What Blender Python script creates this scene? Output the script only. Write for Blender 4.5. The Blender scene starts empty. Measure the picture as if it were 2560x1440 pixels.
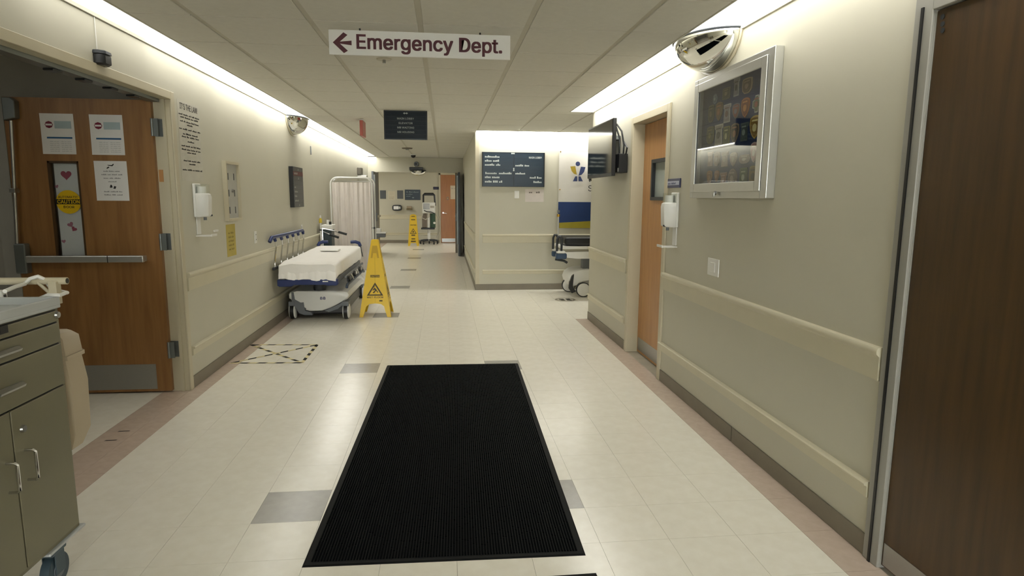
import bpy, bmesh, math, random
from mathutils import Vector, Matrix
random.seed(7)
S = bpy.context.scene
C = S.collection
# ------------------------------------------------------------------ camera, light level, exposure
FPX, PITCH, YAW, ROLL, H = 1543.12, -0.1468, -0.1090, 0.0074, 1.4576
fw = Vector((-math.sin(YAW)*math.cos(PITCH), math.cos(YAW)*math.cos(PITCH), math.sin(PITCH)))
rt = Vector((math.cos(YAW), math.sin(YAW), 0)); up = rt.cross(fw)
r2 = math.cos(ROLL)*rt + math.sin(ROLL)*up; u2 = -math.sin(ROLL)*rt + math.cos(ROLL)*up
EYE = Vector((0, 0, H))
cam = bpy.data.objects.new('camera', bpy.data.cameras.new('camera')); C.objects.link(cam)
cam.matrix_world = Matrix(((r2.x, u2.x, -fw.x, 0), (r2.y, u2.y, -fw.y, 0), (r2.z, u2.z, -fw.z, H), (0, 0, 0, 1)))
cam.data.sensor_width = 36; cam.data.lens = FPX/2560*36; cam.data.clip_start = .05; cam.data.clip_end = 100
S.camera = cam
SKY = 15.0                                    # even overcast daylight, enters through the glazed entrance behind the camera
w = bpy.data.worlds.new('world'); S.world = w; w.use_nodes = True
w.node_tree.nodes['Background'].inputs[0].default_value = (.97, .97, .94, 1)
w.node_tree.nodes['Background'].inputs[1].default_value = SKY
S.view_settings.view_transform = 'Standard'; S.view_settings.look = 'None'
S.view_settings.exposure = 0.52; S.view_settings.gamma = 1; S.view_settings.use_curve_mapping = False
LAMP = 6.0                                   # overall strength of the ceiling strip lamps
def strip_power(y, base=.40, top=1.5):                         # lamp power set lower towards the entrance, higher down the hall
    return LAMP*(base + (top-base)*min(1, max(0, (y-2.8)/6.5)))
# ------------------------------------------------------------------ main planes (metres)
XL, XR, ZC = -1.913, 1.7185, 2.421           # corridor side walls, ceiling
YC, YB, XB = 7.212, 9.62, 0.478              # alcove corner, alcove back wall, narrow hall right wall
YD, YF = 16.1, 19.6                          # far double door, wall of the cross hall
ZLENS = ZC+.026
def ray(u, v):
    return fw + (u-1280)/FPX*r2 + (720-v)/FPX*u2
def px(u, v, ax, val):                       # pixel -> point on the plane that the thing touches
    d = ray(u, v); s = (val-EYE[ax])/d[ax]; return EYE + s*d
def to_px(P):
    d = Vector(P)-EYE; z = d.dot(fw); return (1280+FPX*d.dot(r2)/z, 720-FPX*d.dot(u2)/z, z)
# ------------------------------------------------------------------ materials
def lin(h):
    c = [int(h[i:i+2], 16)/255 for i in (0, 2, 4)]
    return [x/12.92 if x <= .04045 else ((x+.055)/1.055)**2.4 for x in c]
MATS = {}
def mat(name, col, rough=.5, metal=0, var=.06, scale=8, bump=0, bscale=200, coat=0, stretch=None, spec=.5, col2=None, emit=0, trans=0):
    if name in MATS: return MATS[name]
    if isinstance(col, str): col = lin(col)
    m = bpy.data.materials.new(name); m.use_nodes = True; MATS[name] = m
    N = m.node_tree.nodes; L = m.node_tree.links; b = N['Principled BSDF']
    b.inputs['Roughness'].default_value = rough; b.inputs['Metallic'].default_value = metal
    b.inputs['Specular IOR Level'].default_value = spec
    if coat: b.inputs['Coat Weight'].default_value = coat; b.inputs['Coat Roughness'].default_value = .12
    tc = N.new('ShaderNodeTexCoord'); mp = N.new('ShaderNodeMapping'); L.new(tc.outputs['Object'], mp.inputs[0])
    if stretch: mp.inputs['Scale'].default_value = stretch
    n = N.new('ShaderNodeTexNoise'); n.inputs['Scale'].default_value = scale; n.inputs['Detail'].default_value = 5
    L.new(mp.outputs[0], n.inputs['Vector'])
    r = N.new('ShaderNodeValToRGB'); L.new(n.outputs['Fac'], r.inputs[0])
    c2 = lin(col2) if isinstance(col2, str) else (col2 or [x*(1-var) for x in col])
    c1 = col if col2 else [min(1, x*(1+var)) for x in col]
    r.color_ramp.elements[0].position = .3; r.color_ramp.elements[1].position = .7
    r.color_ramp.elements[0].color = (*c2, 1); r.color_ramp.elements[1].color = (*c1, 1)
    L.new(r.outputs[0], b.inputs['Base Color'])
    if emit:
        L.new(r.outputs[0], b.inputs['Emission Color']); b.inputs['Emission Strength'].default_value = emit
    if bump:
        n2 = N.new('ShaderNodeTexNoise'); n2.inputs['Scale'].default_value = bscale; L.new(mp.outputs[0], n2.inputs['Vector'])
        bp = N.new('ShaderNodeBump'); bp.inputs['Strength'].default_value = bump; bp.inputs['Distance'].default_value = .002
        L.new(n2.outputs['Fac'], bp.inputs['Height']); L.new(bp.outputs[0], b.inputs['Normal'])
    return m
def glass(name, tint=(.96, .98, .97), frost=0):
    m = bpy.data.materials.new(name); m.use_nodes = True; MATS[name] = m
    N = m.node_tree.nodes; L = m.node_tree.links; N.remove(N['Principled BSDF'])
    t = N.new('ShaderNodeBsdfTransparent'); t.inputs[0].default_value = (*tint, 1)
    g = N.new('ShaderNodeBsdfGlossy'); g.inputs['Roughness'].default_value = .02 + frost
    lw_ = N.new('ShaderNodeLayerWeight'); lw_.inputs[0].default_value = .5
    p_ = N.new('ShaderNodeMath'); p_.operation = 'POWER'; p_.inputs[1].default_value = 4; L.new(lw_.outputs['Facing'], p_.inputs[0])
    f = N.new('ShaderNodeMath'); f.operation = 'MULTIPLY_ADD'; f.inputs[1].default_value = .9; f.inputs[2].default_value = .04; L.new(p_.outputs[0], f.inputs[0])
    x = N.new('ShaderNodeMixShader'); L.new(f.outputs[0], x.inputs[0]); L.new(t.outputs[0], x.inputs[1]); L.new(g.outputs[0], x.inputs[2])
    L.new(x.outputs[0], N['Material Output'].inputs[0]); return m
def woodmat(name, c1, c2, rough=.38):
    return mat(name, c1, rough, scale=5, stretch=(6, 6, .45), col2=c2, bump=.05, bscale=40)
M_wall = mat('cream wall paint', 'C4C0AE', .55, var=.02, scale=2, bump=.06, bscale=260)
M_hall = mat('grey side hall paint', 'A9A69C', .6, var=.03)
M_rail = mat('cream vinyl wall guard', 'CCC5AC', .4, var=.02)
M_base = mat('taupe rubber baseboard', '807869', .5, var=.08, scale=5)
M_frame = mat('cream frame enamel', 'C2B99F', .38, var=.02)
M_fgrey = mat('grey frame enamel', '9A9890', .35, var=.04)
M_ceil = mat('white mineral ceiling tile', 'DAD7CC', .9, var=.025, scale=30, bump=.15, bscale=120)
M_grid = mat('aged white grid metal', 'C4BFAE', .5, var=.03)
M_tile = mat('cream vinyl floor tile', 'F3EFE2', .235, var=.035, scale=14, bump=.03, bscale=9, col2='ECE7D8')
M_pink = mat('dusty pink floor tile', 'CDBBAC', .24, var=.05, scale=20, col2='C3B1A1')
M_acc = mat('grey floor tile', 'ADAAA3', .24, var=.05, scale=20, col2='A6A39C')
M_grout = mat('dark tile joint', 'B0A998', .6)
M_wood = woodmat('brown veneer', '9A7040', '835C32')
M_woodr = woodmat('dark brown veneer', '51391A', '3E2B10')
M_woodl = woodmat('tan veneer', 'C08E58', 'AE7D49')
M_steel = mat('brushed steel', 'A9A9A6', .32, 1, var=.05, scale=60, stretch=(1, 1, 20))
M_alum = mat('satin aluminium', 'C3C3BE', .38, .85, var=.03)
M_chrome = mat('chrome', 'D6D6D6', .12, 1, var=.01)
M_mirror = mat('mirror acrylic', 'E6E7E2', .025, 1, var=.005)
M_hinge = mat('dull steel hinge', '7D8280', .4, .7)
M_black = mat('black plastic', '121314', .35, var=.1)
M_dark = mat('charcoal plastic', '2B2F33', .45, var=.08)
M_grey = mat('mid grey plastic', '6D7175', .45, var=.05)
M_white = mat('white plastic', 'E4E3DD', .35, var=.015)
M_paper = mat('white paper', 'E6E4E0', .8, var=.015)
M_ink = mat('black ink', '262422', .7)
M_inkg = mat('faded grey ink', '8A8A88', .8)
M_navy = mat('navy sign plastic', '122938', .34, var=.05)
M_navy2 = mat('dark navy slat', '0D1D2A', .34, var=.06)
M_signw = mat('white sign lettering', 'C9CFCB', .5)
M_sheet = mat('white bed sheet', 'EDEAE4', .8, var=.02, bump=.1, bscale=60)
M_blue = mat('royal blue plastic', '182A5E', .35, var=.06)
M_yel = mat('yellow safety plastic', 'DEB80A', .38, var=.03)
M_yelink = mat('dark sign print', '4A3E10', .5)
M_red = mat('maroon lettering', '4C0A1C', .5)
M_mat = mat('black ribbed carpet', '080B0C', .95, var=.25, scale=300, bump=.3, bscale=600, spec=.04)
M_matb = mat('black rubber border', '07090A', .65, var=.1, spec=.2)
M_cart = mat('khaki cart enamel', '757059', .38, var=.02)
M_carttop = mat('grey white cart top', 'B9BCBB', .45, var=.02)
M_beige = mat('beige bin plastic', 'B6A78E', .5, var=.02)
M_curt = mat('pale screen curtain', 'D8D0C8', .85, var=.03)
M_clear = glass('clear plastic')
M_pane = glass('case glass', (.93, .95, .96))
M_tv = mat('glossy tv screen', '05070C', .06, var=.05)
M_teal = mat('dark teal plastic', '2C3B3F', .4)
M_board = mat('navy felt', '1B2A5A', .9, var=.08, scale=60)
M_brass = mat('brass', 'B08D3C', .3, .9)
# ------------------------------------------------------------------ mesh builder
try: FONT = bpy.data.fonts.load(bpy.utils.system_resource('DATAFILES', path='fonts')+'/Inter.woff2')
except Exception: FONT = None
CAP = {}
class B:
    """collects shapes; local (a,b,c) are mapped by frame (origin,u,v,n) to the world"""
    def __init__(s, fr=None): s.bm = bmesh.new(); s.fr = fr
    def P(s, a, b, c):
        if not s.fr: return Vector((a, b, c))
        o, u, v, n = s.fr; return o + a*u + b*v + c*n
    def face(s, pts):
        try: return s.bm.faces.new([s.bm.verts.new(s.P(*p)) for p in pts])
        except ValueError: return None
    def box(s, a0, a1, b0, b1, c0, c1, bev=0):
        vs = [s.bm.verts.new(s.P(a, b, c)) for a in (a0, a1) for b in (b0, b1) for c in (c0, c1)]
        fs = [s.bm.faces.new([vs[i] for i in q]) for q in ((0, 1, 3, 2), (4, 6, 7, 5), (0, 4, 5, 1), (2, 3, 7, 6), (0, 2, 6, 4), (1, 5, 7, 3))]
        if bev:
            es = {e for f in fs for e in f.edges}
            bmesh.ops.bevel(s.bm, geom=list(es), offset=bev, segments=2, affect='EDGES', profile=.5)
        return s
    def prism(s, pts, c0, c1, bev=0):
        n = len(pts)
        lo = [s.bm.verts.new(s.P(a, b, c0)) for a, b in pts]; hi = [s.bm.verts.new(s.P(a, b, c1)) for a, b in pts]
        fs = [s.bm.faces.new(lo[::-1]), s.bm.faces.new(hi)]
        fs += [s.bm.faces.new([lo[i], lo[(i+1) % n], hi[(i+1) % n], hi[i]]) for i in range(n)]
        if bev:
            bmesh.ops.bevel(s.bm, geom=list({e for f in fs[1:2] for e in f.edges}), offset=bev, segments=2, affect='EDGES', profile=.5)
        return s
    def rings(s, rs, cap=True):
        """loft closed rings (lists of local points)"""
        R = [[s.bm.verts.new(s.P(*p)) for p in r] for r in rs]; n = len(R[0])
        for A, D in zip(R, R[1:]):
            for i in range(n): s.bm.faces.new([A[i], A[(i+1) % n], D[(i+1) % n], D[i]])
        if cap: s.bm.faces.new(R[0][::-1]); s.bm.faces.new(R[-1])
        return s
    def cyl(s, p, q, r, r1=None, n=16):
        r1 = r if r1 is None else r1; p, q = Vector(p), Vector(q); d = (q-p).normalized()
        x = d.orthogonal().normalized(); y = d.cross(x)
        f = lambda c, R: [tuple(c+R*(math.cos(t)*x+math.sin(t)*y)) for t in (2*math.pi*i/n for i in range(n))]
        return s.rings([f(p, r), f(q, r1)])
    def tube(s, pts, r, n=10):
        pts = [Vector(p) for p in pts]; rs = []; x = None
        for i, p in enumerate(pts):
            d = (pts[min(i+1, len(pts)-1)]-pts[max(i-1, 0)]).normalized()
            x = (d.orthogonal() if x is None else (x-d*x.dot(d))).normalized(); y = d.cross(x)
            rs.append([tuple(p+r*(math.cos(t)*x+math.sin(t)*y)) for t in (2*math.pi*k/n for k in range(n))])
        return s.rings(rs)
    def disc(s, a, b, ra, rb, c0, c1, n=24, bev=0):
        return s.prism([(a+ra*math.cos(2*math.pi*i/n), b+rb*math.sin(2*math.pi*i/n)) for i in range(n)], c0, c1, bev)
    def text(s, t, a, b, h, c=0, width=None, align='LEFT', bold=0):
        def glyphs(body):
            cu = bpy.data.curves.new('t', 'FONT'); cu.body = body; cu.font = FONT or cu.font; cu.resolution_u = 3
            o = bpy.data.objects.new('t', cu); C.objects.link(o); bpy.context.view_layer.update()
            dg = bpy.context.evaluated_depsgraph_get(); me = o.evaluated_get(dg).to_mesh()
            r = [v.co.copy() for v in me.vertices], [tuple(p.vertices) for p in me.polygons]
            o.evaluated_get(dg).to_mesh_clear(); bpy.data.objects.remove(o); bpy.data.curves.remove(cu); return r
        if 'cap' not in CAP: CAP['cap'] = max(v.y for v in glyphs('E')[0])
        vs, fs = glyphs(t)
        k = h/CAP['cap']; x0 = min(v.x for v in vs); x1 = max(v.x for v in vs)
        kx = k if width is None else width/(x1-x0); wd = (x1-x0)*kx
        sh = {'LEFT': 0, 'CENTER': -wd/2, 'RIGHT': -wd}[align]; e = bold*k
        for n, (dx, dy) in enumerate(((0, 0), (e, e*.6), (-e, e*.6), (e, -e*.6), (-e, -e*.6)) if bold else ((0, 0),)):   # thicker strokes: overlapping strikes
            nv = [s.bm.verts.new(s.P(a+sh+(v.x-x0)*kx+dx, b+v.y*k+dy, c+n*1e-5)) for v in vs]
            for f in fs:
                try: s.bm.faces.new([nv[i] for i in f])
                except ValueError: pass
        return s
    def scrawl(s, a, b, wd, h, c, words=4, seed=0):
        """an unreadable line of print"""
        rnd = random.Random(seed*31+int(wd*1e4)); x = a; n = max(1, words); ws = [rnd.uniform(.5, 1.5) for _ in range(n)]
        tot = sum(ws)+.18*(n-1)
        for q in ws:
            l = q/tot*wd; k = max(2, int(l/h/.7)); st = l/k
            for i in range(k):
                hh = h*rnd.choice((.62, .62, .75, 1)); s.face([(x+i*st, b, c), (x+(i+.78)*st, b, c), (x+(i+.78)*st, b+hh, c), (x+i*st, b+hh, c)])
            x += l+.18/tot*wd
        return s
    def build(s, name, m, parent=None, smooth=False, label=None, kind=None, cat=None, group=None):
        bmesh.ops.recalc_face_normals(s.bm, faces=s.bm.faces)
        off = Vector((0, 0, 0)); q = parent
        while q is not None: off += q.location; q = q.parent
        if parent is None: off = Vector((0, 0, 0))
        for v in s.bm.verts: v.co -= off
        me = bpy.data.meshes.new(name); s.bm.to_mesh(me); s.bm.free(); me.materials.append(m)
        if smooth:
            for p in me.polygons: p.use_smooth = True
            try: me.set_sharp_from_angle(angle=math.radians(40))
            except Exception: pass
        o = bpy.data.objects.new(name, me); C.objects.link(o); o.parent = parent
        tag(o, label, cat, group, kind); return o
def tag(o, label=None, cat=None, group=None, kind=None):
    for k, v in (('label', label), ('category', cat), ('group', group), ('kind', kind)):
        if v: o[k] = v
    return o
def thing(name, label, cat, loc=(0, 0, 0), group=None, kind=None):
    o = bpy.data.objects.new(name, None); C.objects.link(o); o.location = loc; o.empty_display_size = .1
    return tag(o, label, cat, group, kind)
X, Y, Z = Vector((1, 0, 0)), Vector((0, 1, 0)), Vector((0, 0, 1))
def LWF(y, z, d=0): return (Vector((XL+d, y, z)), Y, Z, X)         # frame on the left wall, a to the viewer's right
def RWF(y, z, d=0): return (Vector((XR-d, y, z)), -Y, Z, -X)
def BWF(x, z, y=YB, d=0): return (Vector((x, y-d, z)), X, Z, -Y)
def lw(u, v, d=0): return px(u, v, 0, XL+d)
def rw(u, v, d=0): return px(u, v, 0, XR-d)
def bw(u, v, d=0): return px(u, v, 1, YB-d)
def far(u, v, d=0): return px(u, v, 1, YF-d)
def fl(u, v): return px(u, v, 2, 0)
# ================================================================== SETTING
WT = .16                                       # wall thickness
RY = -6.0                                      # glazed entrance wall behind the camera
DY0, DY1, DH = 2.36, 4.764, 2.115              # side doorway in the left wall (outer frame edges), head height
def wall(name, boxes, m=M_wall):
    b = B()
    for q in boxes: b.box(*q)
    return b.build(name, m, kind='structure')
ZT = 2.62
FT = .055                                      # face width of door frames
RD0, RD1 = px(1650, 950, 0, XR).y, px(1562, 878, 0, XR).y
ND1 = px(2163, 1390, 0, XR).y                  # near right door: frame far edge
ND0 = ND1-1.30
wall('wall_left', [(XL-WT, XL, RY, DY0, 0, ZT), (XL-WT, XL, DY0, DY1, DH+.05, ZT), (XL-WT, XL, DY1, YD, 0, ZT)])
wall('wall_right', [(XR, XR+WT, RY, ND0, 0, ZT), (XR, XR+WT, ND0, ND1, DH+.05, ZT), (XR, XR+WT, ND1, RD0, 0, ZT),
                    (XR, XR+WT, RD0, RD1, DH+.05, ZT), (XR, XR+WT, RD1, YC, 0, ZT), (XR+WT, 5, YC-WT, YC, 0, ZT)])
wall('wall_alcove', [(XB, 5, YB, YB+WT, 0, ZT), (5, 5+WT, YC-WT, YB+WT, 0, ZT)])
wall('wall_narrow_hall', [(XB, XB+WT, YB+WT, YD, 0, ZT)])
FX0, FX1, FH = px(949, 632, 1, YD).x, px(1139, 632, 1, YD).x, px(1040, 431, 1, YD).z
wall('wall_lintel', [(XL-WT, FX0-.05, YD, YD+WT, 0, ZT), (FX1+.05, XB+WT, YD, YD+WT, 0, ZT), (FX0-.05, FX1+.05, YD, YD+WT, FH+.05, ZT)])
wall('wall_far', [(-6, 5, YF, YF+WT, 0, ZT), (-6-WT, -6, YD+WT, YF+WT, 0, ZT), (5, 5+WT, YD+WT, YF+WT, 0, ZT), (-6, XL-WT, YD, YD+WT, 0, ZT), (XB+WT, 5, YD, YD+WT, 0, ZT)])
wall('wall_side_hall', [(-5, XL-WT, 4.93, 4.93+WT, 0, ZT), (-5-WT, -5, 1.9, 4.93+WT, 0, ZT), (-5, XL-WT, 1.9, 2.06, 0, ZT)], M_hall)
wall('wall_rear', [(XL-WT, -1.55, RY-WT, RY, 0, ZT), (1.4, XR+WT, RY-WT, RY, 0, ZT), (-1.55, 1.4, RY-WT, RY, 2.25, ZT)])
B().box(-12, 12, RY-25, RY-WT, -.12, -.02).build('ground_sky_block', mat('grey sky block', '9A9A96', .8), kind='structure')  # unseen ground, added to keep out sky light from below the horizon
# recesses behind the two shut right-hand doors
wall('wall_room_behind_doors', [(XR+.9, XR+1.0, .3, 6.2, 0, ZT)])
# ---- floor: slab plus single vinyl tiles
floor = B().box(-6.2, 5.2, RY-WT, YF+.2, -.1, -.004).build('floor', M_grout, kind='structure')
TX, TY, GX, GY = .3048, 2.385/8, -.8764, 2.6895
regions = [(XL, XR, RY, YC), (XL, 5, YC, YB), (XL, XB, YB, YD+.1), (-4.9, XL, 2.06, 4.93), (-3.2, 2.6, YD+.1, YF)]
cells = []
for i in range(-18, 20):
    for j in range(-30, 58):
        for k, (x0, x1, y0, y1) in enumerate(regions):
            a0, a1 = max(x0, GX+i*TX), min(x1, GX+(i+1)*TX); b0, b1 = max(y0, GY+j*TY), min(y1, GY+(j+1)*TY)
            if a1-a0 < .01 or b1-b0 < .01: continue
            cx = (a0+a1)/2; kind = 'c'
            if j % 8 == 0 and (i == 0 or (i == 4 and j in (0, 8))) and k != 3: kind = 'g'
            if i <= -4 and (k != 3 or i == -4) and cx > -2.11: kind = 'p'
            if k == 3 and i == -5: kind = 'p' if False else 'c'
            if k == 0 and i >= 8: kind = 'p'
            u, v, d = to_px(((a0+a1)/2, (b0+b1)/2, 0))
            vis = d > .5 and -60 < u < 2620 and 560 < v < 1500
            cells.append((vis*(a1-a0)*(b1-b0)/max(d, .1)**3, a0, a1, b0, b1, kind))
cells.sort(reverse=True)
KM = {'c': M_tile, 'p': M_pink, 'g': M_acc}
shared = {}
G = .0006
for n, (sc, a0, a1, b0, b1, k) in enumerate(cells[:300]):
    key = (round(a1-a0, 3), round(b1-b0, 3), k)
    if key not in shared:
        b = B().box(-(a1-a0)/2+G, (a1-a0)/2-G, -(b1-b0)/2+G, (b1-b0)/2-G, -.004, 0)
        o = b.build('floor_tile', KM[k], floor); shared[key] = o.data
    else:
        o = bpy.data.objects.new('floor_tile', shared[key]); C.objects.link(o); o.parent = floor
    o.location = ((a0+a1)/2, (b0+b1)/2, 0)
for k in 'cpg':
    b = B()
    for sc, a0, a1, b0, b1, kk in cells[300:]:
        if kk == k: b.box(a0+G, a1-G, b0+G, b1-G, -.004, 0)
    b.build('floor_tile_field', KM[k], floor, kind='stuff')
# ---- ceiling: slab, runners and single tegular tiles; slots along the walls hold the strip lamps
SLX, SRX, SBY = XL+.225, XR-.29, YB-.26         # inner edges of the lamp slots
ceiling = B().box(-6.2, 5.2, RY-WT, YF+.2, ZC+.06, ZC+.12).build('ceiling', M_grid, kind='structure')
CG, CX0, CY0 = .6096, -.1287, px(1000, 58, 2, ZC).y
creg = [(SLX, SRX, RY, YC-.06), (SLX, XB, YC-.06, YD), (XB, 4.99, YC-.06, SBY)]
tilemesh = {}
xs, ys = set(), set()
for i in range(-4, 10):
    for j in range(-16, 24):
        for x0, x1, y0, y1 in creg:
            e0, e1, f0, f1 = CX0+i*CG, CX0+(i+1)*CG, CY0+j*CG, CY0+(j+1)*CG
            a0, a1 = max(x0, e0), min(x1, e1); b0, b1 = max(y0, f0), min(y1, f1)
            if a1-a0 < .03 or b1-b0 < .03: continue
            if (i, j) in tilemesh.setdefault('seen', set()) and a1-a0 > .6: continue
            g = lambda e, x, w: w if abs(e-x) < 1e-6 else .001
            A0, A1, B0, B1 = a0+g(e0, a0, .016), a1-g(e1, a1, .016), b0+g(f0, b0, .005), b1-g(f1, b1, .005)
            key = (round(A1-A0, 4), round(B1-B0, 4))
            if key not in tilemesh:
                o = B().box(-(A1-A0)/2, (A1-A0)/2, -(B1-B0)/2, (B1-B0)/2, ZC, ZC+.016, .003).build('ceiling_tile', M_ceil, ceiling); tilemesh[key] = o.data
            else:
                o = bpy.data.objects.new('ceiling_tile', tilemesh[key]); C.objects.link(o); o.parent = ceiling
            o.location = ((A0+A1)/2, (B0+B1)/2, 0)
for i in range(-3, 9):
    x = CX0+i*CG
    for x0, x1, y0, y1 in creg:
        if x0 < x < x1: B().box(x-.02, x+.02, y0, y1, ZC+.007, ZC+.012).build('main_runner', M_grid, ceiling)
for j in range(-16, 24):
    y = CY0+j*CG
    for x0, x1, y0, y1 in creg:
        if y0 < y < y1: B().box(x0, x1, y-.012, y+.012, ZC+.009, ZC+.0125).build('cross_tee', M_grid, ceiling)
for q in ((SLX-.012, SLX, RY, YD, ZC-.001, ZLENS+.02), (SRX, SRX+.012, RY, YC-.06, ZC-.001, ZLENS+.02), (SRX, XR, YC-.072, YC-.06, ZC-.001, ZLENS+.02), (XB, 5, SBY, SBY+.012, ZC-.001, ZC+.02)):
    B().box(*q).build('edge_trim', M_grid, ceiling)
for q in ((XL, XL+.012, RY, YD, ZLENS-.024, ZLENS-.004), (XR-.012, XR, RY, YC, ZLENS-.024, ZLENS-.004)):
    B().box(*q).build('wall_angle', M_grid, ceiling)
B().box(-6, 5, YD, YF, ZC, ZC+.016).build('cross_hall_ceiling_panel', M_ceil, ceiling)
B().box(-5, XL, 1.9, 4.94, ZC, ZC+.016).build('side_hall_ceiling_panel', M_ceil, ceiling)
# ---- strip lamps: 4 ft diffusers in the slots
def lamp_mat(p): return mat('lit strip diffuser %.2f' % p, (1.0, .985, .94), .5, var=.01, emit=p)
def strip(x0, x1, y0, y1, z, p, label, group):
    t = thing('strip_light', label, 'light', ((x0+x1)/2, (y0+y1)/2, z), group)
    B().box(x0, x1, y0, y1, z, z+.004).build('diffuser', lamp_mat(round(p, 2)), t)
    B().box(x0, x1, y0, y1, z+.006, z+.03).build('housing', M_white, t)
y = px(370, 97, 2, ZLENS).y-8*1.2192
while y < YD-.3:
    y1 = min(y+1.2192, YD)
    strip(XL+.006, SLX-.013, y+.004, y1-.004, ZLENS, strip_power((y+y1)/2, .13, 1.3), 'long flush ceiling strip light along the wall above the stretcher', 'strip lights along the stretcher wall'); y = y1
y = YC-.08
while y > RY+1.3:
    y0 = y-1.2192
    strip(SRX+.013, XR-.006, y0+.004, y-.004, ZLENS, strip_power((y+y0)/2, .6, 1.9), 'long flush ceiling strip light along the wall with the glazed badge case', 'strip lights along the badge case wall'); y = y0
for k in range(3):
    strip(XB+.01+k*1.45, XB+1.45+k*1.45, SBY+.014, YB-.004, ZC+.004, LAMP*1.7, 'ceiling strip light above the alcove wall with the navy directory', 'strip lights above the directory wall')
strip(-3.6, -3.0, 2.7, 3.3, ZC-.036, LAMP*.5, 'unseen square ceiling light added in the side hall behind the doorway', None)  # unseen lamp added to brighten the side hall and the open door leaf
for x in (-3.6, 2.6):
    strip(x-.6, x+.6, 17.3, 17.9, ZC-.036, LAMP*3, 'square ceiling light in the cross hall beyond the double doors', 'cross hall lights')
# ---- baseboards
def baseboard(name, q): B().box(*q, .003).build(name, M_base, kind='structure')
BH, BD = .092, .008
baseboard('baseboard_left', (XL, XL+BD, DY1+.002, YD, 0, BH))
baseboard('baseboard_left_near', (XL, XL+BD, RY, DY0, 0, BH))
yj = px(1830, 1100, 0, XR).y
baseboard('baseboard_right', (XR-BD, XR, ND1, yj-.004, 0, BH))
baseboard('baseboard_right_middle', (XR-BD, XR, yj+.004, RD0, 0, BH))
baseboard('baseboard_right_far', (XR-BD, XR, RD1, YC, 0, BH))
baseboard('baseboard_alcove', (XB-BD, 5, YB-BD, YB, 0, BH))
baseboard('baseboard_narrow_hall', (XB-BD, XB, YB, YD, 0, BH))
baseboard('baseboard_far', (-6, 5, YF-BD, YF, 0, BH))
# ---- wall guards: a thick round-nosed rail above, a thin one below
TN = [0]
def guard(fr, length, z0, z1, d=.028, endL=True, endR=True):
    """fr: wall frame, a along the wall"""
    TN[0] += 1; t = thing('trim_%d' % TN[0], None, None, fr[0]+fr[1]*length/2, kind='structure')
    h = z1-z0; pts = [(0, 0), (d*.55, .004), (d*.6, h*.72), (d, h*.80), (d*1.06, h*.9), (d*.85, h*.985), (0, h)]
    b = B(fr); b.rings([[(a, z0+q, p) for p, q in pts] for a in (0, length)]); b.build('guard_rail', M_rail, t, True)
    for on, a0, a1 in ((endL, -.016, 0), (endR, length, length+.016)):
        if on:
            b = B(fr); b.rings([[(a, z0+h/2+(q-h/2)*1.02, p*1.05) for p, q in pts] for a in (a0, a1)]); b.build('end_cap', M_rail, t, True)
    return t
R1, R2 = (.742, .878), (.249, .318)
for z0, z1 in (R1, R2):
    y0 = lw(468, 700).y; guard(LWF(y0, 0), YD-y0-.02, z0, z1, endR=False)
    ya, yb = rw(1662, 690).y, rw(2200, 900).y; guard(RWF(ya, 0), ya-yb, z0, z1)
    ya, yb = YC-.02, rw(1565, 665).y; guard(RWF(ya, 0), ya-yb, z0, z1, endL=False)
    xa = bw(1209, 600).x; guard(BWF(xa, 0), 4.9-xa, z0, z1)
    yb = YB+.15; guard((Vector((XB, 14.6, 0)), -Y, Z, -X), 14.6-yb, z0, z1, endL=False)
    guard((Vector((-3.2, YF, 0)), X, Z, -Y), -.25+3.2, z0, z1)
# corner guard strips at the alcove corner
b = B().box(XB-.003, XB+.055, YB-.004, YB, BH, ZC); b.box(XB-.004, XB, YB-.003, YB+.055, BH, ZC)
tag(b.build('trim_corner', M_frame), kind='structure')
B().box(RD0-.004, RD0+.003, 0, 0, 0, 0) if False else None
# ================================================================== DOORS
# ---- door_1: wide open left door
t = thing('door_1', 'open brown wooden door with notices and a push bar in the side doorway', 'door', (XL-.1, DY1-.1, 0), kind='structure')
RV = .155                                     # depth of the frame
def frame_poly(bld, y0, y1, zh, face, x_face, x_in, xo=.006):
    pass
for y0, y1 in ((DY1-FT, DY1), (DY0, DY0+FT)):
    B().box(XL-.0, XL+.012, y0, y1, 0, DH+FT, .003).build('frame_jamb', M_frame, t)
B().box(XL, XL+.0119, DY0+FT, DY1-FT, DH, DH+FT, .003).build('frame_head', M_frame, t)
for y0, y1, s in ((DY1-FT, DY1-FT+.02, 1), (DY0+FT-.02, DY0+FT, -1)):
    B().box(XL-WT-.01, XL, y0, y1, 0, DH+.02).build('frame_reveal', M_frame, t)
B().box(XL-WT-.01, XL, DY0+FT, DY1-FT, DH, DH+.02).build('frame_soffit', M_frame, t)
B().box(XL-.05, XL-.03, DY1-FT-.016, DY1-FT, 0, DH).build('frame_stop', M_frame, t)
tr = B().box(XL-.13, XL-.06, DY0+.3, DY1-FT-.02, DH-.022, DH).build('header_track', M_hinge, t)
for k in range(4):
    yy = DY1-.35-.28*k; B().box(XL-.125, XL-.07, yy-.05, yy+.03, DH-.034, DH-.022, .004).build('track_stop', M_black, tr)
YL = DY1-.09                                  # plane of the leaf face towards the hall
def dl(u, v): return px(u, v, 1, YL)
lx1, lx0 = dl(410, 700).x-.0, dl(52, 500).x-.05
lx1 = dl(405, 640).x
leaf_z0, leaf_z1 = .012, dl(200, 246).z
leaf = thing('leaf', None, None, Vector((lx1, YL+.022, leaf_z0))-t.location); leaf.parent = t
wx0, wx1, wz0, wz1 = dl(121, 402).x-.012, dl(193, 402).x+.006, dl(147, 636).z-.03, dl(121, 402).z
def bl(): return B((Vector((0, YL, 0)), X, Z, -Y))
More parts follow.
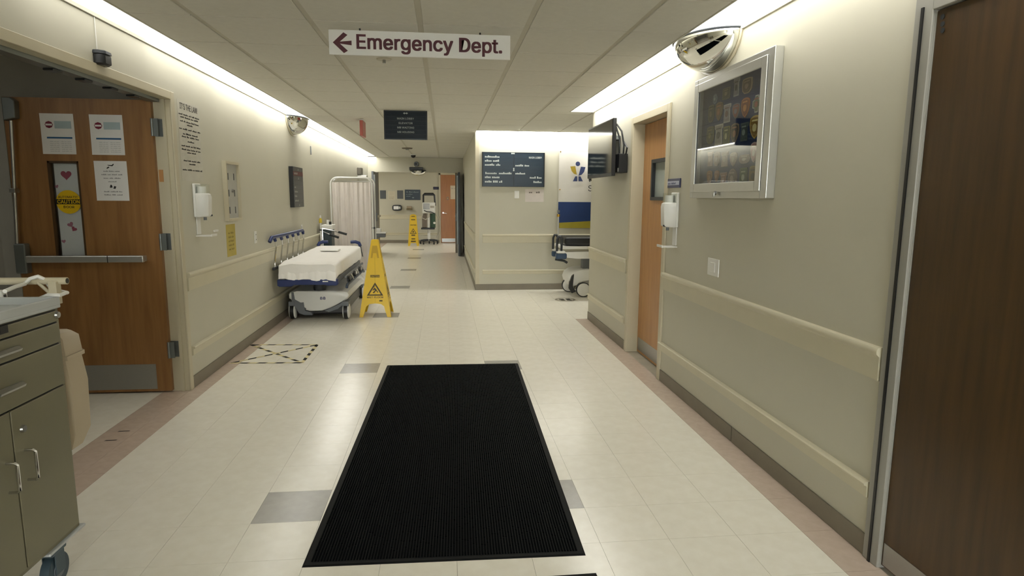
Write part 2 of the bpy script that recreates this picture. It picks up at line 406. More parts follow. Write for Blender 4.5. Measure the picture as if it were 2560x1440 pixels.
b = bl()
for q in ((lx0, wx0, leaf_z0, leaf_z1), (wx1, lx1, leaf_z0, leaf_z1), (wx0, wx1, leaf_z0, wz0), (wx0, wx1, wz1, leaf_z1)): b.box(*q, -.044, 0)
def pbuild(bb, name, m, root, smooth=False, label=None): return bb.build(name, m, root, smooth, label)
pbuild(b, 'door_panel', M_wood, leaf)
b = bl(); f = .014
for q in ((wx0, wx0+f, wz0, wz1), (wx1-f, wx1, wz0, wz1), (wx0, wx1, wz0, wz0+f), (wx0, wx1, wz1-f, wz1)): b.box(*q, -.03, -.002)
pbuild(b, 'window_stop', M_woodr, leaf)
pbuild(bl().box(wx0+f, wx1-f, wz0+f, wz1-f, -.024, -.018), 'window_pane', M_pane, leaf)
pbuild(bl().box(lx0-.10, lx0-.002, leaf_z0, leaf_z1, -.05, .004), 'astragal', M_fgrey, leaf, label='grey steel meeting edge')
kz = dl(300, 912).z
pbuild(bl().box(lx0+.06, dl(408, 940).x-.045, .03, kz, 0, .002), 'kick_plate', M_steel, leaf)
bar = bl(); bz = dl(200, 646).z; bx0, bx1 = dl(78, 646).x, dl(368, 646).x
bar.box(bx0, bx1, bz-.024, bz+.024, .03, .062, .006); bar.box(bx1-.09, bx1, bz-.02, bz+.02, 0, .04, .004)
br = pbuild(bar, 'push_bar', M_alum, leaf)
pbuild(bl().box(bx1-.24, bx1-.235, bz-.0245, bz+.0245, .029, .0625), 'bar_joint', M_black, leaf)
pbuild(bl().box(dl(50, 640).x, dl(78, 640).x, dl(60, 682).z, dl(60, 608).z, 0, .06, .008), 'latch_case', M_hinge, leaf)
lc = bl(); xx = dl(36, 300).x; lc.prism([(xx-.04, dl(30, 303).z), (xx+.035, dl(30, 296).z), (xx+.04, leaf_z1-.03), (xx+.01, leaf_z1-.008), (xx-.04, leaf_z1-.008)], 0, .05, .006)
pbuild(lc, 'top_latch', M_hinge, leaf)
rx = dl(45, 480).x; rd = bl(); rd.cyl((rx-.02, dl(60, 608).z, .035), (xx, dl(30, 303).z, .035), .011); rd.box(rx-.025, rx+.012, 1.46, 1.49, 0, .05, .003)
pbuild(rd, 'latch_rod', M_steel, leaf)
for zz in (dl(375, 318).z, dl(397, 605).z, dl(420, 875).z):
    b = B().box(lx1-.005, lx1+.04, YL-.006, YL-.002, zz-.06, zz+.06); b.cyl((lx1+.002, YL-.008, zz-.06), (lx1+.002, YL-.008, zz+.06), .009)
    b.box(lx1, lx1+.06, DY1-FT-.004, DY1-FT, zz-.06, zz+.06); pbuild(b, 'hinge', M_hinge, t, True)
b = B().box(XL-.105, XL-.075, DY1-FT-.003, DY1-FT, px(393, 455, 1, DY1).z, px(393, 425, 1, DY1).z)
pbuild(b, 'strike_plate', M_woodl, t, label='small brown patch on the door frame')
# ---- door_2: shut tan door in the right wall
def right_door(n, y0, y1, label, mframe, mleaf, rec, fw_, head=DH):
    t = thing('door_%d' % n, label, 'door', (XR, (y0+y1)/2, 0), kind='structure')
    for a, c in ((y0, y0+fw_), (y1-fw_, y1)): B().box(XR-.014, XR+.001, a, c, 0, head+fw_, .003).build('frame_jamb', mframe, t)
    B().box(XR-.014, XR+.001, y0+fw_, y1-fw_, head, head+fw_, .003).build('frame_head', mframe, t)
    for a, c in ((y0+fw_-.02, y0+fw_), (y1-fw_, y1-fw_+.02)): B().box(XR, XR+WT, a, c, 0, head+.02).build('frame_reveal', mframe, t)
    B().box(XR, XR+WT, y0+fw_, y1-fw_, head, head+.02).build('frame_soffit', mframe, t)
    return t
t = right_door(2, RD0, RD1, 'shut tan wooden door with a small window beside the wall television', M_frame, M_woodl, .1, FT+.005)
XF = XR+.10                                   # face of the leaf
def d2(u, v): return px(u, v, 0, XF)
a0, a1 = RD0+FT+.005, RD1-FT-.005
wy0, wy1, wz0, wz1 = RD0+.12, d2(1630, 450).y, d2(1640, 501).z, d2(1640, 398).z
b = B()
for q in ((a0, wy0, .01, DH-.004), (wy1, a1, .01, DH-.004), (wy0, wy1, .01, wz0), (wy0, wy1, wz1, DH-.004)): b.box(XF, XF+.044, *q)
lf = b.build('leaf', M_woodl, t)
b = B(); f = .03
for q in ((wy0, wy0+f, wz0, wz1), (wy1-f, wy1, wz0, wz1), (wy0+f, wy1-f, wz0, wz0+f), (wy0+f, wy1-f, wz1-f, wz1)): b.box(XF-.012, XF+.03, *q)
b.build('window_frame', M_dark, lf); B().box(XF+.018, XF+.024, wy0+f, wy1-f, wz0+f, wz1-f).build('window_pane', mat('frosted door glass', 'A3ABA4', .2), lf)
B().box(XF-.002, XF, a0+.02, a1-.02, .03, d2(1620, 860).z, ).build('kick_plate', M_steel, lf)
B().cyl((XF-.045, a0+.06, .95), (XF, a0+.06, .95), .012).build('lever_handle', M_steel, lf, True)
# ---- door_3: near brown door at the right edge
t = right_door(3, ND0, ND1, 'near dark brown wooden door in a grey steel frame', M_fgrey, M_woodr, .03, .085)
B().box(XR-.019, XR-.006, ND1-.046, ND1-.034, 0, DH+.02).build('frame_groove', M_black, t)
XN = XR+.004
def d3(u, v): return px(u, v, 0, XN)
lf = B().box(XN, XN+.044, ND0+.087, ND1-.088, .015, DH-.004).build('leaf', M_woodr, t)
B().box(XN-.002, XN, ND0+.1, ND1-.095, .02, d3(2260, 1395).z).build('kick_plate', M_steel, lf)
for v in (42, 60, 76):
    q = d3(2357, v); B().cyl((XN-.002, q.y, q.z), (XN+.001, q.y, q.z), .009).build('plugged_hole', M_dark, lf)
# ---- far double doors standing open towards us, door_4 and door_5
def far_leaf(n, x, label, m):
    t = thing('door_%d' % n, label, 'door', (x, YD-.5, 0), kind='structure')
    s = 1 if x < 0 else -1
    B().box(x-.022, x+.022, YD-1.0, YD-.03, .012, FH-.02, .002).build('leaf', m, t)
    B().box(x+s*.022, x+s*.026, YD-.97, YD-.06, .03, .3).build('kick_plate', M_hinge, t)
    B().box(x+s*.05, x+s*.085, YD-.95, YD-.1, .93, .98, .006).build('push_bar', M_alum, t)
    B().box(x+s*.022, x+s*.09, YD-.98, YD-.9, .86, 1.05, .006).build('latch_case', M_grey, t)
    B().box(x+s*.022, x+s*.06, YD-.985, YD-.955, .3, FH-.1, .004).build('edge_strip', M_hinge, t)
    return t
far_leaf(4, FX0-.02, 'open double door leaf standing beside the privacy screen', M_grey)
far_leaf(5, FX1+.075, 'dark open double door leaf standing against the narrow hall wall', M_dark)
t = thing('trim_far_frame', None, None, ((FX0+FX1)/2, YD, 0), kind='structure')
M_brown = mat('brown steel frame', '6F6552', .4)
for x0, x1 in ((FX0-.05, FX0), (FX1, FX1+.05)): B().box(x0, x1, YD-.02, YD+WT+.02, 0, FH).build('frame_jamb', M_brown, t)
B().box(FX0-.05, FX1+.05, YD-.02, YD+WT+.02, FH, FH+.05).build('frame_head', M_wall, t)
# ---- door_6: brown door across the cross hall
q0, q1 = far(1101, 437), far(1143, 607)
t = thing('door_6', 'shut orange-brown door with a paper notice on the cross hall wall', 'door', ((q0.x+q1.x)/2, YF, 0), kind='structure')
lf = B().box(q0.x, q0.x+.95, YF-.03, YF+.01, .012, q0.z).build('leaf', M_woodl if False else mat('orange brown veneer', 'A9713F', .35, col2='9A6333', scale=5, stretch=(6, 6, .5)), t)
for x0, x1 in ((q0.x-.05, q0.x-.003), (q0.x+.953, q0.x+1.0)): B().box(x0, x1, YF-.04, YF, 0, q0.z+.05).build('frame_jamb', M_frame, t)
B().box(q0.x-.05, q0.x+1.0, YF-.04, YF, q0.z+.003, q0.z+.05).build('frame_head', M_frame, t)
B().box(q0.x+.03, q0.x+.92, YF-.033, YF-.03, .03, far(1115, 596).z).build('kick_plate', M_steel, lf)
q = far(1108, 532); b = B(); b.cyl((q.x, YF-.07, q.z), (q.x, YF-.03, q.z), .02); b.cyl((q.x, YF-.065, q.z), (q.x+.11, YF-.065, q.z-.02), .012); b.build('lever_handle', M_chrome, lf, True)
# ---- glazed entrance behind the camera (seen in the dome mirrors, lets the daylight in)
t = thing('door_7', 'glazed entrance doors in a dark frame at the near end', 'door', (0, RY, 0), kind='structure')
for x in (-1.55, -.92, -.08, .76, 1.35): B().box(x, x+.05, RY-.1, RY-.04, 0, 2.25).build('mullion', M_dark, t)
for z in (0, 1.0, 2.17): B().box(-1.55, 1.4, RY-.1, RY-.04, z, z+.08).build('transom', M_dark, t)
for x0, x1 in ((-1.5, -.92), (-.87, -.08), (-.03, .76), (.81, 1.35)):
    for z0, z1 in ((.08, 1.0), (1.08, 2.17)): B().box(x0, x1, RY-.074, RY-.068, z0, z1).build('pane', M_pane, t)
# ================================================================== OBJECTS
# ---- floor mats
def floor_mat(label, x0, x1, y0, y1, skew, z=0):
    cx, cy = (x0+x1)/2, (y0+y1)/2
    t = thing('entrance_mat', label, 'mat', (cx, cy, 0), 'entrance mats'); t.rotation_euler.z = skew
    hw, hl, bd = (x1-x0)/2, (y1-y0)/2, .028
    def add(b, n, m, stuff=None):
        me = bpy.data.meshes.new(n); bmesh.ops.recalc_face_normals(b.bm, faces=b.bm.faces); b.bm.to_mesh(me); b.bm.free(); me.materials.append(m)
        o = bpy.data.objects.new(n, me); C.objects.link(o); o.parent = t
        if stuff: o['kind'] = 'stuff'
    b = B().rings([[(-hw, -hl, 0), (hw, -hl, 0), (hw, hl, 0), (-hw, hl, 0)], [(-hw+.008, -hl+.008, .005), (hw-.008, -hl+.008, .005), (hw-.008, hl-.008, .005), (-hw+.008, hl-.008, .005)]])
    add(b, 'rubber_border', M_matb)
    b = B(); n = 92; w_ = (2*hw-2*bd)/n
    rnd = random.Random(3)
    for i in range(n):                            # ribs run along the mat, broken into short nubs
        a = -hw+bd+i*w_; y = -hl+bd
        while y < hl-bd:
            l = min(rnd.uniform(.05, .16), hl-bd-y)
            h = .0085+rnd.uniform(-.0012, .0012); a0, a1 = a+w_*.14, a+w_*.86
            b.rings([[(a0, y, .004), (a1, y, .004), (a1, y+l-.004, .004), (a0, y+l-.004, .004)], [(a0+.001, y+.002, h), (a1-.001, y+.002, h), (a1-.001, y+l-.006, h), (a0+.001, y+l-.006, h)]]); y += l
    add(b, 'ribbed_pile', M_mat, True)
p = [fl(967, 915), fl(1295, 908), fl(755, 1420), fl(1463, 1388)]
cx = sum(q.x for q in p)/4; cy = sum(q.y for q in p)/4; W = ((p[1]-p[0]).length+(p[3]-p[2]).length)/2; Lm = ((p[0]-p[2]).length+(p[1]-p[3]).length)/2
sk = -math.atan2((p[0].x+p[1].x)/2-(p[2].x+p[3].x)/2, (p[0].y+p[1].y)/2-(p[2].y+p[3].y)/2)
floor_mat('long black ribbed entrance mat lying on the floor tiles, seen whole', cx-W/2, cx+W/2, cy-Lm/2, cy+Lm/2, sk)
q = fl(1500, 1434)
floor_mat('second black entrance mat laid end to end with the whole one', q.x-1.14, q.x, q.y-2.9, q.y, .01)
# ---- flat floor tape: hatched keep-clear box
c4 = [fl(627, 862), fl(793, 862), fl(755, 907), fl(577, 908)]
M_tapey = mat('yellow tape', 'CFC28C', .45); M_tapek = mat('black tape', '14130F', .8)
t = thing('tape_square', 'crossed square of black and yellow hazard tape on the floor by the wall', 'floor tape', (sum(q.x for q in c4)/4, sum(q.y for q in c4)/4, 0))
for A, D in ((0, 1), (1, 2), (2, 3), (1, 3), (0, 2)):
    P0, P1 = c4[A], c4[D]; d = (P1-P0); n = int(d.length/.075); d.normalize(); s = Vector((-d.y, d.x, 0))*.015
    l = (P1-P0).length/n; z = .0008+.0002*A
    for i in range(n):
        q0 = P0+d*l*i; q1 = P0+d*l*(i+1); sh = d*.012
        bb = B(); bb.face([tuple(v+Vector((0, 0, z))) for v in (q0-s-sh, q1-s-sh, q1+s+sh, q0+s+sh)]); bb.build('tape_stripe', M_tapey if i % 2 else M_tapek, t)
# ---- small scuffs: two dark dashes on the pink border
for u, v in ((277, 1101), (310, 1078)):
    q = fl(u, v); b = B(); b.face([(q.x-.035, q.y-.008, .0006), (q.x+.03, q.y-.004, .0006), (q.x+.035, q.y+.008, .0006), (q.x-.03, q.y+.006, .0006)])
    b.build('floor_scuff', mat('dark scuff', '4E4540', .5), None, label='short dark mark on the pink floor border in the side doorway', cat='floor mark', group='dark marks in the side doorway')
# ---- round decal in the alcove
q = fl(1413, 749); t = thing('floor_decal', 'round grey decal with dark print on the floor before the alcove', 'decal', (q.x, q.y, 0))
b = B(); n = 32
ring = lambda r0, r1, z: [b.face([(q.x+r*math.cos(a), q.y+r*math.sin(a), z) for r, a in ((r0, t0), (r1, t0), (r1, t1), (r0, t1))]) for t0, t1 in ((2*math.pi*i/n, 2*math.pi*(i+1)/n) for i in range(n))]
ring(.115, .15, .0008); b.build('decal_ring', mat('decal grey', '8B8475', .4), t)
b = B()
for dx, dy, sx, sy in ((-.05, .02, .035, .05), (.045, .03, .03, .045), (-.04, -.05, .03, .03), (.05, -.05, .035, .03)): b.face([(q.x+dx+sx*i, q.y+dy+sy*j, .001) for i, j in ((-1, -1), (1, -1), (1, 1), (-1, 1))])
b.build('decal_print', mat('decal dark', '3B382F', .5), t)
# ---- hanging EMERGENCY sign
ys = px(1050, 80, 2, ZC-.006).y
s0, s1, s2 = px(821, 78, 1, ys), px(1276, 84, 1, ys), px(1276, 147, 1, ys)
t = thing('hanging_sign', 'long white ceiling sign with maroon Emergency Dept. lettering and arrow', 'sign', ((s0.x+s1.x)/2, ys, ZC))
zt, zb = ZC-.008, px(1050, 143, 1, ys).z
fr = (Vector((0, ys, 0)), X, Z, -Y)
B(fr).box(s0.x, s1.x, zb, zt, -.012, 0, .002).build('sign_panel', M_paper, t)
def spx(u, v): return px(u, v, 1, ys)
b = B(fr); e0, e1 = spx(893, 128), spx(1254, 131)
capz = spx(893, 91).z-spx(893, 126).z
b.text('Emergency Dept.', e0.x, spx(1070, 127).z, capz, .001, width=e1.x-e0.x, bold=.022)
b.box(spx(1148, 110).x, spx(1154, 110).x, spx(1070, 127).z-.001, spx(1070, 127).z+capz+.001, .0008, .0013)      # solid stem of the D
b.build('sign_lettering', M_red, t)
b = B(fr); a0, az, ax1 = spx(832, 106), spx(832, 106).z, spx(879, 106).x; th = .013
b.prism([(a0.x, az), (a0.x+.014, az-th*.2-.0), (ax1, az-th), (ax1, az+th), (a0.x+.014, az+th*.2)], .0006, .0015)
hh = .058
b.prism([(a0.x, az), (a0.x+.062, az+hh), (a0.x+.085, az+hh-.014), (a0.x+.034, az)], .0006, .0016)
b.prism([(a0.x, az), (a0.x+.034, az), (a0.x+.085, az-hh+.014), (a0.x+.062, az-hh)], .0006, .0016)
b.build('sign_arrow', M_red, t)
for u in (900, 1200):
    q = spx(u, 80); B().cyl((q.x, ys-.005, zt-.002), (q.x, ys-.005, ZC+.012), .005).build('hanger', M_dark, t)
# ---- navy hanging directory
yd = px(1013, 277, 2, ZC-.004).y
def hp(u, v): return px(u, v, 1, yd)
x0, x1, zb = hp(959, 277).x, hp(1068, 277).x, hp(1013, 349).z
t = thing('hanging_directory', 'square navy directory sign hanging from the ceiling with white lines of text', 'sign', ((x0+x1)/2, yd, ZC))
fr = (Vector((0, yd, 0)), X, Z, -Y); zt = ZC-.004
B(fr).box(x0, x1, zb, zt, -.03, 0, .002).build('sign_back', M_navy2, t)
hs = (zt-zb-.02)/6
for k in range(6): B(fr).box(x0+.014, x1-.014, zb+.01+k*hs+.001, zb+.01+(k+1)*hs-.001, 0, .004).build('sign_slat', mat('deep navy slat', '081722', .4, spec=.25), t)
for xa, xb in ((x0, x0+.012), (x1-.012, x1)): B(fr).box(xa, xb, zb, zt, 0, .008, .002).build('side_rail', M_black, t)
b = B(fr); mx = (x0+x1)/2
for s, k in (('MAIN LOBBY', 4), ('ELEVATOR', 3), ('MR WAITING', 2), ('MR HOLDING', 1)): B(fr).text(s, mx, zb+.01+k*hs+.013, .021, .0048, align='CENTER', width={'ELEVATOR': .155}.get(s, .19)).build('text_line', mat('dim white lettering', 'B4BDBA', .5), t)
b.prism([(mx-.028, zt-.028), (mx-.01, zt-.016), (mx-.01, zt-.024), (mx+.01, zt-.024), (mx+.01, zt-.016), (mx+.028, zt-.028), (mx+.01, zt-.04), (mx+.01, zt-.032), (mx-.01, zt-.032), (mx-.01, zt-.04)][::-1], .0045, .0052)
b.build('sign_arrow', mat('dim white lettering', 'B4BDBA', .5), t)
# ---- red blade sign seen edge-on
q = px(902, 296, 2, ZC); q2_ = px(905, 339, 1, q.y)
t = thing('exit_sign', 'thin red exit sign plate hanging edge-on from the ceiling', 'sign', (q.x, q.y, ZC))
B().box(q.x-.018, q.x+.022, q.y, q.y+.3, q2_.z, ZC-.02, .003).build('sign_plate', mat('red acrylic', 'B0584C', .3), t)
B().box(q.x-.03, q.x+.03, q.y+.05, q.y+.25, ZC-.02, ZC, .003).build('ceiling_canopy', M_white, t)
# ---- ceiling fittings
q = px(960, 147, 2, ZC); t = thing('sprinkler', 'round ceiling sprinkler cap just behind the Emergency sign', 'sprinkler', (q.x, q.y, ZC))
B().cyl((q.x, q.y, ZC-.008), (q.x, q.y, ZC), .05, .055).build('escutcheon', M_grid, t, True); B().cyl((q.x, q.y, ZC-.03), (q.x, q.y, ZC-.008), .012).build('sprinkler_head', M_steel, t, True)
q = px(1018, 371, 2, ZC-.01); t = thing('ceiling_speaker', 'flat round dark ceiling fitting beyond the navy hanging directory', 'ceiling fitting', (q.x, q.y, ZC))
B().cyl((q.x, q.y, ZC-.02), (q.x, q.y, ZC), .1, .11, 24).build('grille', mat('brown grey grille', '6F675A', .6), t); B().cyl((q.x, q.y, ZC-.04), (q.x, q.y, ZC-.02), .03, .04).build('centre_cap', M_hinge, t, True)
q = px(1033, 386, 2, ZC); t = thing('dome_camera', 'black dome camera on the ceiling near the double doors', 'camera', (q.x, q.y, ZC))
B().cyl((q.x, q.y, ZC-.02), (q.x, q.y, ZC), .065).build('camera_base', M_white, t)
b = B(); b.rings([[(q.x+.057*math.cos(a)*math.cos(e), q.y+.057*math.sin(a)*math.cos(e), ZC-.02-.062*math.sin(e)) for a in (2*math.pi*i/16 for i in range(16))] for e in (0, .3, .6, .9, 1.2, 1.5)]); b.build('dome', M_black, t, True)
q = px(1041, 410, 1, YD); t = thing('motion_sensor', 'round grey sensor on the wall above the double doors', 'sensor', (q.x, YD, q.z))
B().cyl((q.x, YD-.05, q.z), (q.x, YD, q.z), .055, .065).build('sensor_body', M_grey, t, True); B().cyl((q.x-.01, YD-.056, q.z), (q.x-.01, YD-.05, q.z), .032).build('sensor_lens', M_black, t)
# ---- half dome mirrors
def dome(label, fr, a, bb, c, black=False):
    """fr at the top centre on the wall; a half length along the wall, bb out, c down"""
    t = thing('dome_mirror', label, 'mirror', fr[0])
    def shell(k, drop=0):
        b = B(fr); n, m = 28, 12
        g = [[b.bm.verts.new(b.P(-a*k*math.cos(th), -c*k*math.sin(ph)-drop, max(.001, bb*k*math.sin(th)*math.cos(ph)))) if False else
              b.bm.verts.new(b.P(-a*k*math.cos(th), -c*k*math.sin(th)*math.sin(ph)-drop, bb*k*math.sin(th)*math.cos(ph)+.002)) for ph in (math.pi/2*j/m for j in range(m+1))] for th in (math.pi*i/n for i in range(n+1))]
        for i in range(n):
            for j in range(m):
                try: b.bm.faces.new([g[i][j], g[i+1][j], g[i+1][j+1], g[i][j+1]])
                except ValueError: pass
        bmesh.ops.remove_doubles(b.bm, verts=b.bm.verts, dist=1e-5)
        return b
    shell(1).build('mirror_shell', M_mirror, t, True)
    b = B(fr); b.tube([(-a*math.cos(th), .004, bb*math.sin(th)+.004) for th in (math.pi*i/28 for i in range(29))], .008, 6); b.build('top_rim', M_dark, t, True)
    if black: B(fr).box(-.17-.04, .17-.04, .012, .085, .0, .17, .01).build('top_bracket', M_black, t)
    b = B(fr); b.tube([(-a*math.cos(th)*1.03, -c*math.sin(th)*1.04, .006) for th in (math.pi*i/28 for i in range(29))], .009, 6); b.build('wall_rim', M_frame, t, True)
q = rw(1856, 63); dome('large half-dome security mirror above the glazed badge case', RWF(q.y+.32, q.z-.012), .32, .262, .185)
q = lw(714, 293); dome('half-dome security mirror high on the wall above the stretcher', LWF(q.y+.33, ZLENS-.03), .33, .19, .20)
q = px(1041, 427, 1, YD); dome('small half-dome mirror with a black top above the double doors', (Vector((q.x+.04, YD, q.z)), X, Z, -Y), .2, .16, .11, True)
# ---- door sensor over the side doorway
q = lw(245, 146); fr = LWF(q.y, q.z); t = thing('door_sensor', 'black motion sensor above the side doorway head', 'sensor', fr[0])
b = B(fr); b.rings([[(a*k, h, d*k) for a, d in ((-.05, 0), (-.05, .03), (-.03, .055), (.03, .055), (.05, .03), (.05, 0))] for h, k in ((-.04, .8), (-.03, 1), (.012, 1), (.016, .98))]); b.build('sensor_body', M_black, t, True)
b = B(fr); b.rings([[(a*k, h, d*k) for a, d in ((-.055, 0), (-.055, .03), (-.03, .06), (.03, .06), (.055, .03), (.055, 0))] for h, k in ((.02, 1), (.035, .95), (.04, .8))]); b.build('sensor_hood', M_dark, t, True)
b = B(fr); b.cyl((-.01, .04, .004), (-.01, ZC-q.z, .004), .0025, n=6); b.build('cable', M_white, t)
# ---- papers and posters
def sheet(name, fr, a0, a1, b0, b1, label, cat='paper', m=M_paper, c=.0012, curl=.004, group=None, tilt=0):
    t = thing(name, label, cat, fr[0]+fr[1]*(a0+a1)/2+fr[2]*b0, group)
    b = B(fr); n = 6
    g0 = [[(a0+(a1-a0)*i/n+tilt*(j/n), b0+(b1-b0)*j/n, c+curl*(max(0, abs(i/n-.5)-.3)*max(0, abs(j/n-.5)-.3))*8) for i in range(n+1)] for j in range(n+1)]
    V = [[b.bm.verts.new(b.P(*q)) for q in r] for r in g0]; V2 = [[b.bm.verts.new(b.P(q[0], q[1], q[2]-.0006)) for q in r] for r in g0]
    for j in range(n):
        for i in range(n):
            b.bm.faces.new([V[j][i], V[j][i+1], V[j+1][i+1], V[j+1][i]]); b.bm.faces.new([V2[j][i], V2[j+1][i], V2[j+1][i+1], V2[j][i+1]])
    for i in range(n):
        for A, D in (((0, i), (0, i+1)), ((n, i+1), (n, i)), ((i+1, 0), (i, 0)), ((i, n), (i+1, n))):
            b.bm.faces.new([V2[A[0]][A[1]], V2[D[0]][D[1]], V[D[0]][D[1]], V[A[0]][A[1]]])
    b.build('sheet', m, t); return t
# law notice on the left wall
A, D = lw(441, 252), lw(508, 457); y0, y1 = lw(448, 350).y, lw(503, 360).y
fr = LWF(0, 0); z0, z1 = lw(480, 453).z, lw(470, 257).z
t = sheet('law_notice', fr, y0, y1, z0, z1, 'tall white IT\'S THE LAW! notice taped beside the side doorway', 'notice', mat('aged off-white paper', 'C6C2B4', .8), curl=0)
b = B(fr); mid = (y0+y1)/2; hgt = z1-z0; wd = y1-y0
b.text("IT'S THE LAW!", mid, z1-.105*hgt, .042, .0022, width=wd*.78, align='CENTER', bold=.01)
for k, (rel, ww) in enumerate(((.165, .92), (.20, .8), (.25, .84), (.285, .25), (.345, .95), (.405, .66), (.44, .78), (.495, .3), (.555, .86), (.60, .86), (.635, .4), (.74, .76), (.78, .28), (.855, .9))):
    B(fr).scrawl(mid-wd*ww/2, z1-rel*hgt-.008, wd*ww, .0125, .0022, max(1, int(ww*6)), k).build('print_line', M_ink, t)
b.build('notice_title', M_ink, t)
# papers on the open door leaf
fr = (Vector((0, YL, 0)), X, Z, -Y)
M_pblue = mat('print blue', '2C5C86', .7); M_plb = mat('pale blue print', 'AEBFC2', .7); M_pred = mat('crimson print', '7C1A35', .6)
for (u0, v0, u1, v1), lab, tl in (((98, 283, 187, 386), 'white visitor notice with crimson round symbol on the door, by the latch rod side', -.0), ((222, 286, 309, 388), 'white visitor notice with crimson round symbol on the door, by the hinge side', 0)):
    P0, P1 = dl(u0+4, v0), dl(u1, v1)
    a0, a1, z0, z1 = dl(u0, v0).x, dl(u0, v0).x+.216, P1.z, P0.z
    t = sheet('door_notice', fr, a0, a1, z0, z1, lab, 'notice', curl=.006); h = z1-z0
    B(fr).disc(a0+.055, z1-.075, .026, .024, .0018, .0024, 8).build('printed_symbol', M_pred, t)
    b = B(fr); b.face([(a0+.034, z1-.081, .0028), (a0+.076, z1-.081, .0028), (a0+.076, z1-.069, .0028), (a0+.034, z1-.069, .0028)]); b.build('symbol_bar', M_paper, t)
    B(fr).prism([(a0+.09, z1-.1), (a0+.198, z1-.1), (a0+.198, z1-.05), (a0+.09, z1-.05)], .0016, .002).build('printed_heading', M_plb, t)
    B(fr).prism([(a0+.035, z1-.168), (a0+.198, z1-.168), (a0+.198, z1-.157), (a0+.035, z1-.157)], .0016, .0022).build('printed_bar', M_pblue, t)
    b = B(fr)
    for k in range(6):
        b.scrawl(a0+.05, z1-.19-k*.013, .06, .005, .002, 3, k); b.scrawl(a0+.125, z1-.19-k*.013, .065, .005, .002, 3, k+9)
    b.build('printed_text', mat('pale grey print', 'BDBDBB', .8), t)
P0, P1 = dl(236, 402), dl(322, 502); a0, a1, z0, z1 = dl(234, 402).x, dl(234, 402).x+.216, P1.z, P0.z
t = sheet('door_notice', fr, a0, a1, z0, z1, 'white help notice with sign-language symbol on the door below a crimson-symbol notice', 'notice', curl=.004)
b = B(fr); mid = (a0+a1)/2+.005
for k, (rel, ww) in enumerate(((.27, .5), (.355, .64), (.445, .52), (.53, .25), (.785, .56), (.865, .56))): b.scrawl(mid-ww*.108, z1-rel*(z1-z0), ww*.216, .008, .002, max(1, int(ww*7)), k)
b.build('printed_text', M_inkg, t)
b = B(fr)
b.prism([(mid-.03, z1-.055), (mid-.012, z1-.045), (mid-.018, z1-.038), (mid-.03, z1-.047)], .0016, .0022); b.prism([(mid-.026, z1-.027), (mid+.004, z1-.028), (mid+.016, z1-.018), (mid+.018, z1-.024), (mid+.008, z1-.036), (mid-.02, z1-.032)], .0016, .0022)
b.prism([(mid-.02, z1-.185), (mid-.003, z1-.183), (mid-.004, z1-.17), (mid-.012, z1-.162), (mid-.018, z1-.172)], .0016, .0022); b.prism([(mid+.001, z1-.19), (mid+.016, z1-.192), (mid+.022, z1-.176), (mid+.008, z1-.172), (mid+.006, z1-.182)], .0016, .0022)
b.build('hand_symbol', M_ink, t)
# window cover with hearts, and the round caution sticker
frw = (Vector((0, YL+.0265, 0)), X, Z, -Y)
ax0, ax1 = dl(124, 410).x+.01, dl(193, 402).x-.004
wz0_, wz1_ = dl(147, 636).z-.015, dl(121, 402).z-.016
t = sheet('window_cover', frw, ax0, ax1, wz0_, wz1_, 'white paper with pink hearts covering the narrow door window', 'paper', curl=0)
M_pink2 = mat('heart crimson', 'A84B5E', .7); M_pink3 = mat('heart rose', 'B9788A', .7)
def heart(cx, cz, s, m, lean=0):
    pts = []
    for i in range(24):
        a = 2*math.pi*i/24; x = 16*math.sin(a)**3/17; z = (13*math.cos(a)-5*math.cos(2*a)-2*math.cos(3*a)-math.cos(4*a))/17
        pts.append((cx+s*(x*math.cos(lean)-z*math.sin(lean)), cz+s*(x*math.sin(lean)+z*math.cos(lean))))
    B(frw).prism(pts[::-1], .0015, .0021).build('paper_heart', m, t)
for u, v, s, m, ln in ((160, 437, .038, M_pink2, 0), (136, 466, .014, M_pink3, .3), (171, 562, .022, M_pink3, .5), (180, 573, .02, M_pink2, -.6), (154, 604, .015, M_pink3, .1)):
    q = dl(u, v); heart(q.x, q.z, s, m, ln)
q = dl(168, 505); frs = (Vector((0, YL+.0175, 0)), X, Z, -Y); r = .082
t = thing('caution_sticker', 'round yellow AUTOMATIC CAUTION DOOR sticker on the narrow door window', 'sticker', (q.x, YL+.0175, q.z))
B(frs).disc(q.x, q.z, r, r, .0004, .001, 36).build('sticker_disc', M_yel, t)
B(frs).box(q.x-r*1.0, q.x+r*1.0, q.z-.016, q.z+.019, .0011, .0014).build('caution_band', M_black, t)
B(frs).text('CAUTION', q.x, q.z-.010, .024, .0018, width=.145, align='CENTER', bold=.02).build('caution_word', M_yel, t)
for wd_, dz_, ww_ in (('AUTOMATIC', .026, .13), ('DOOR', -.043, .07)): B(frs).text(wd_, q.x, q.z+dz_, .016, .0016, width=ww_, align='CENTER', bold=.015).build('small_word', M_yelink, t)
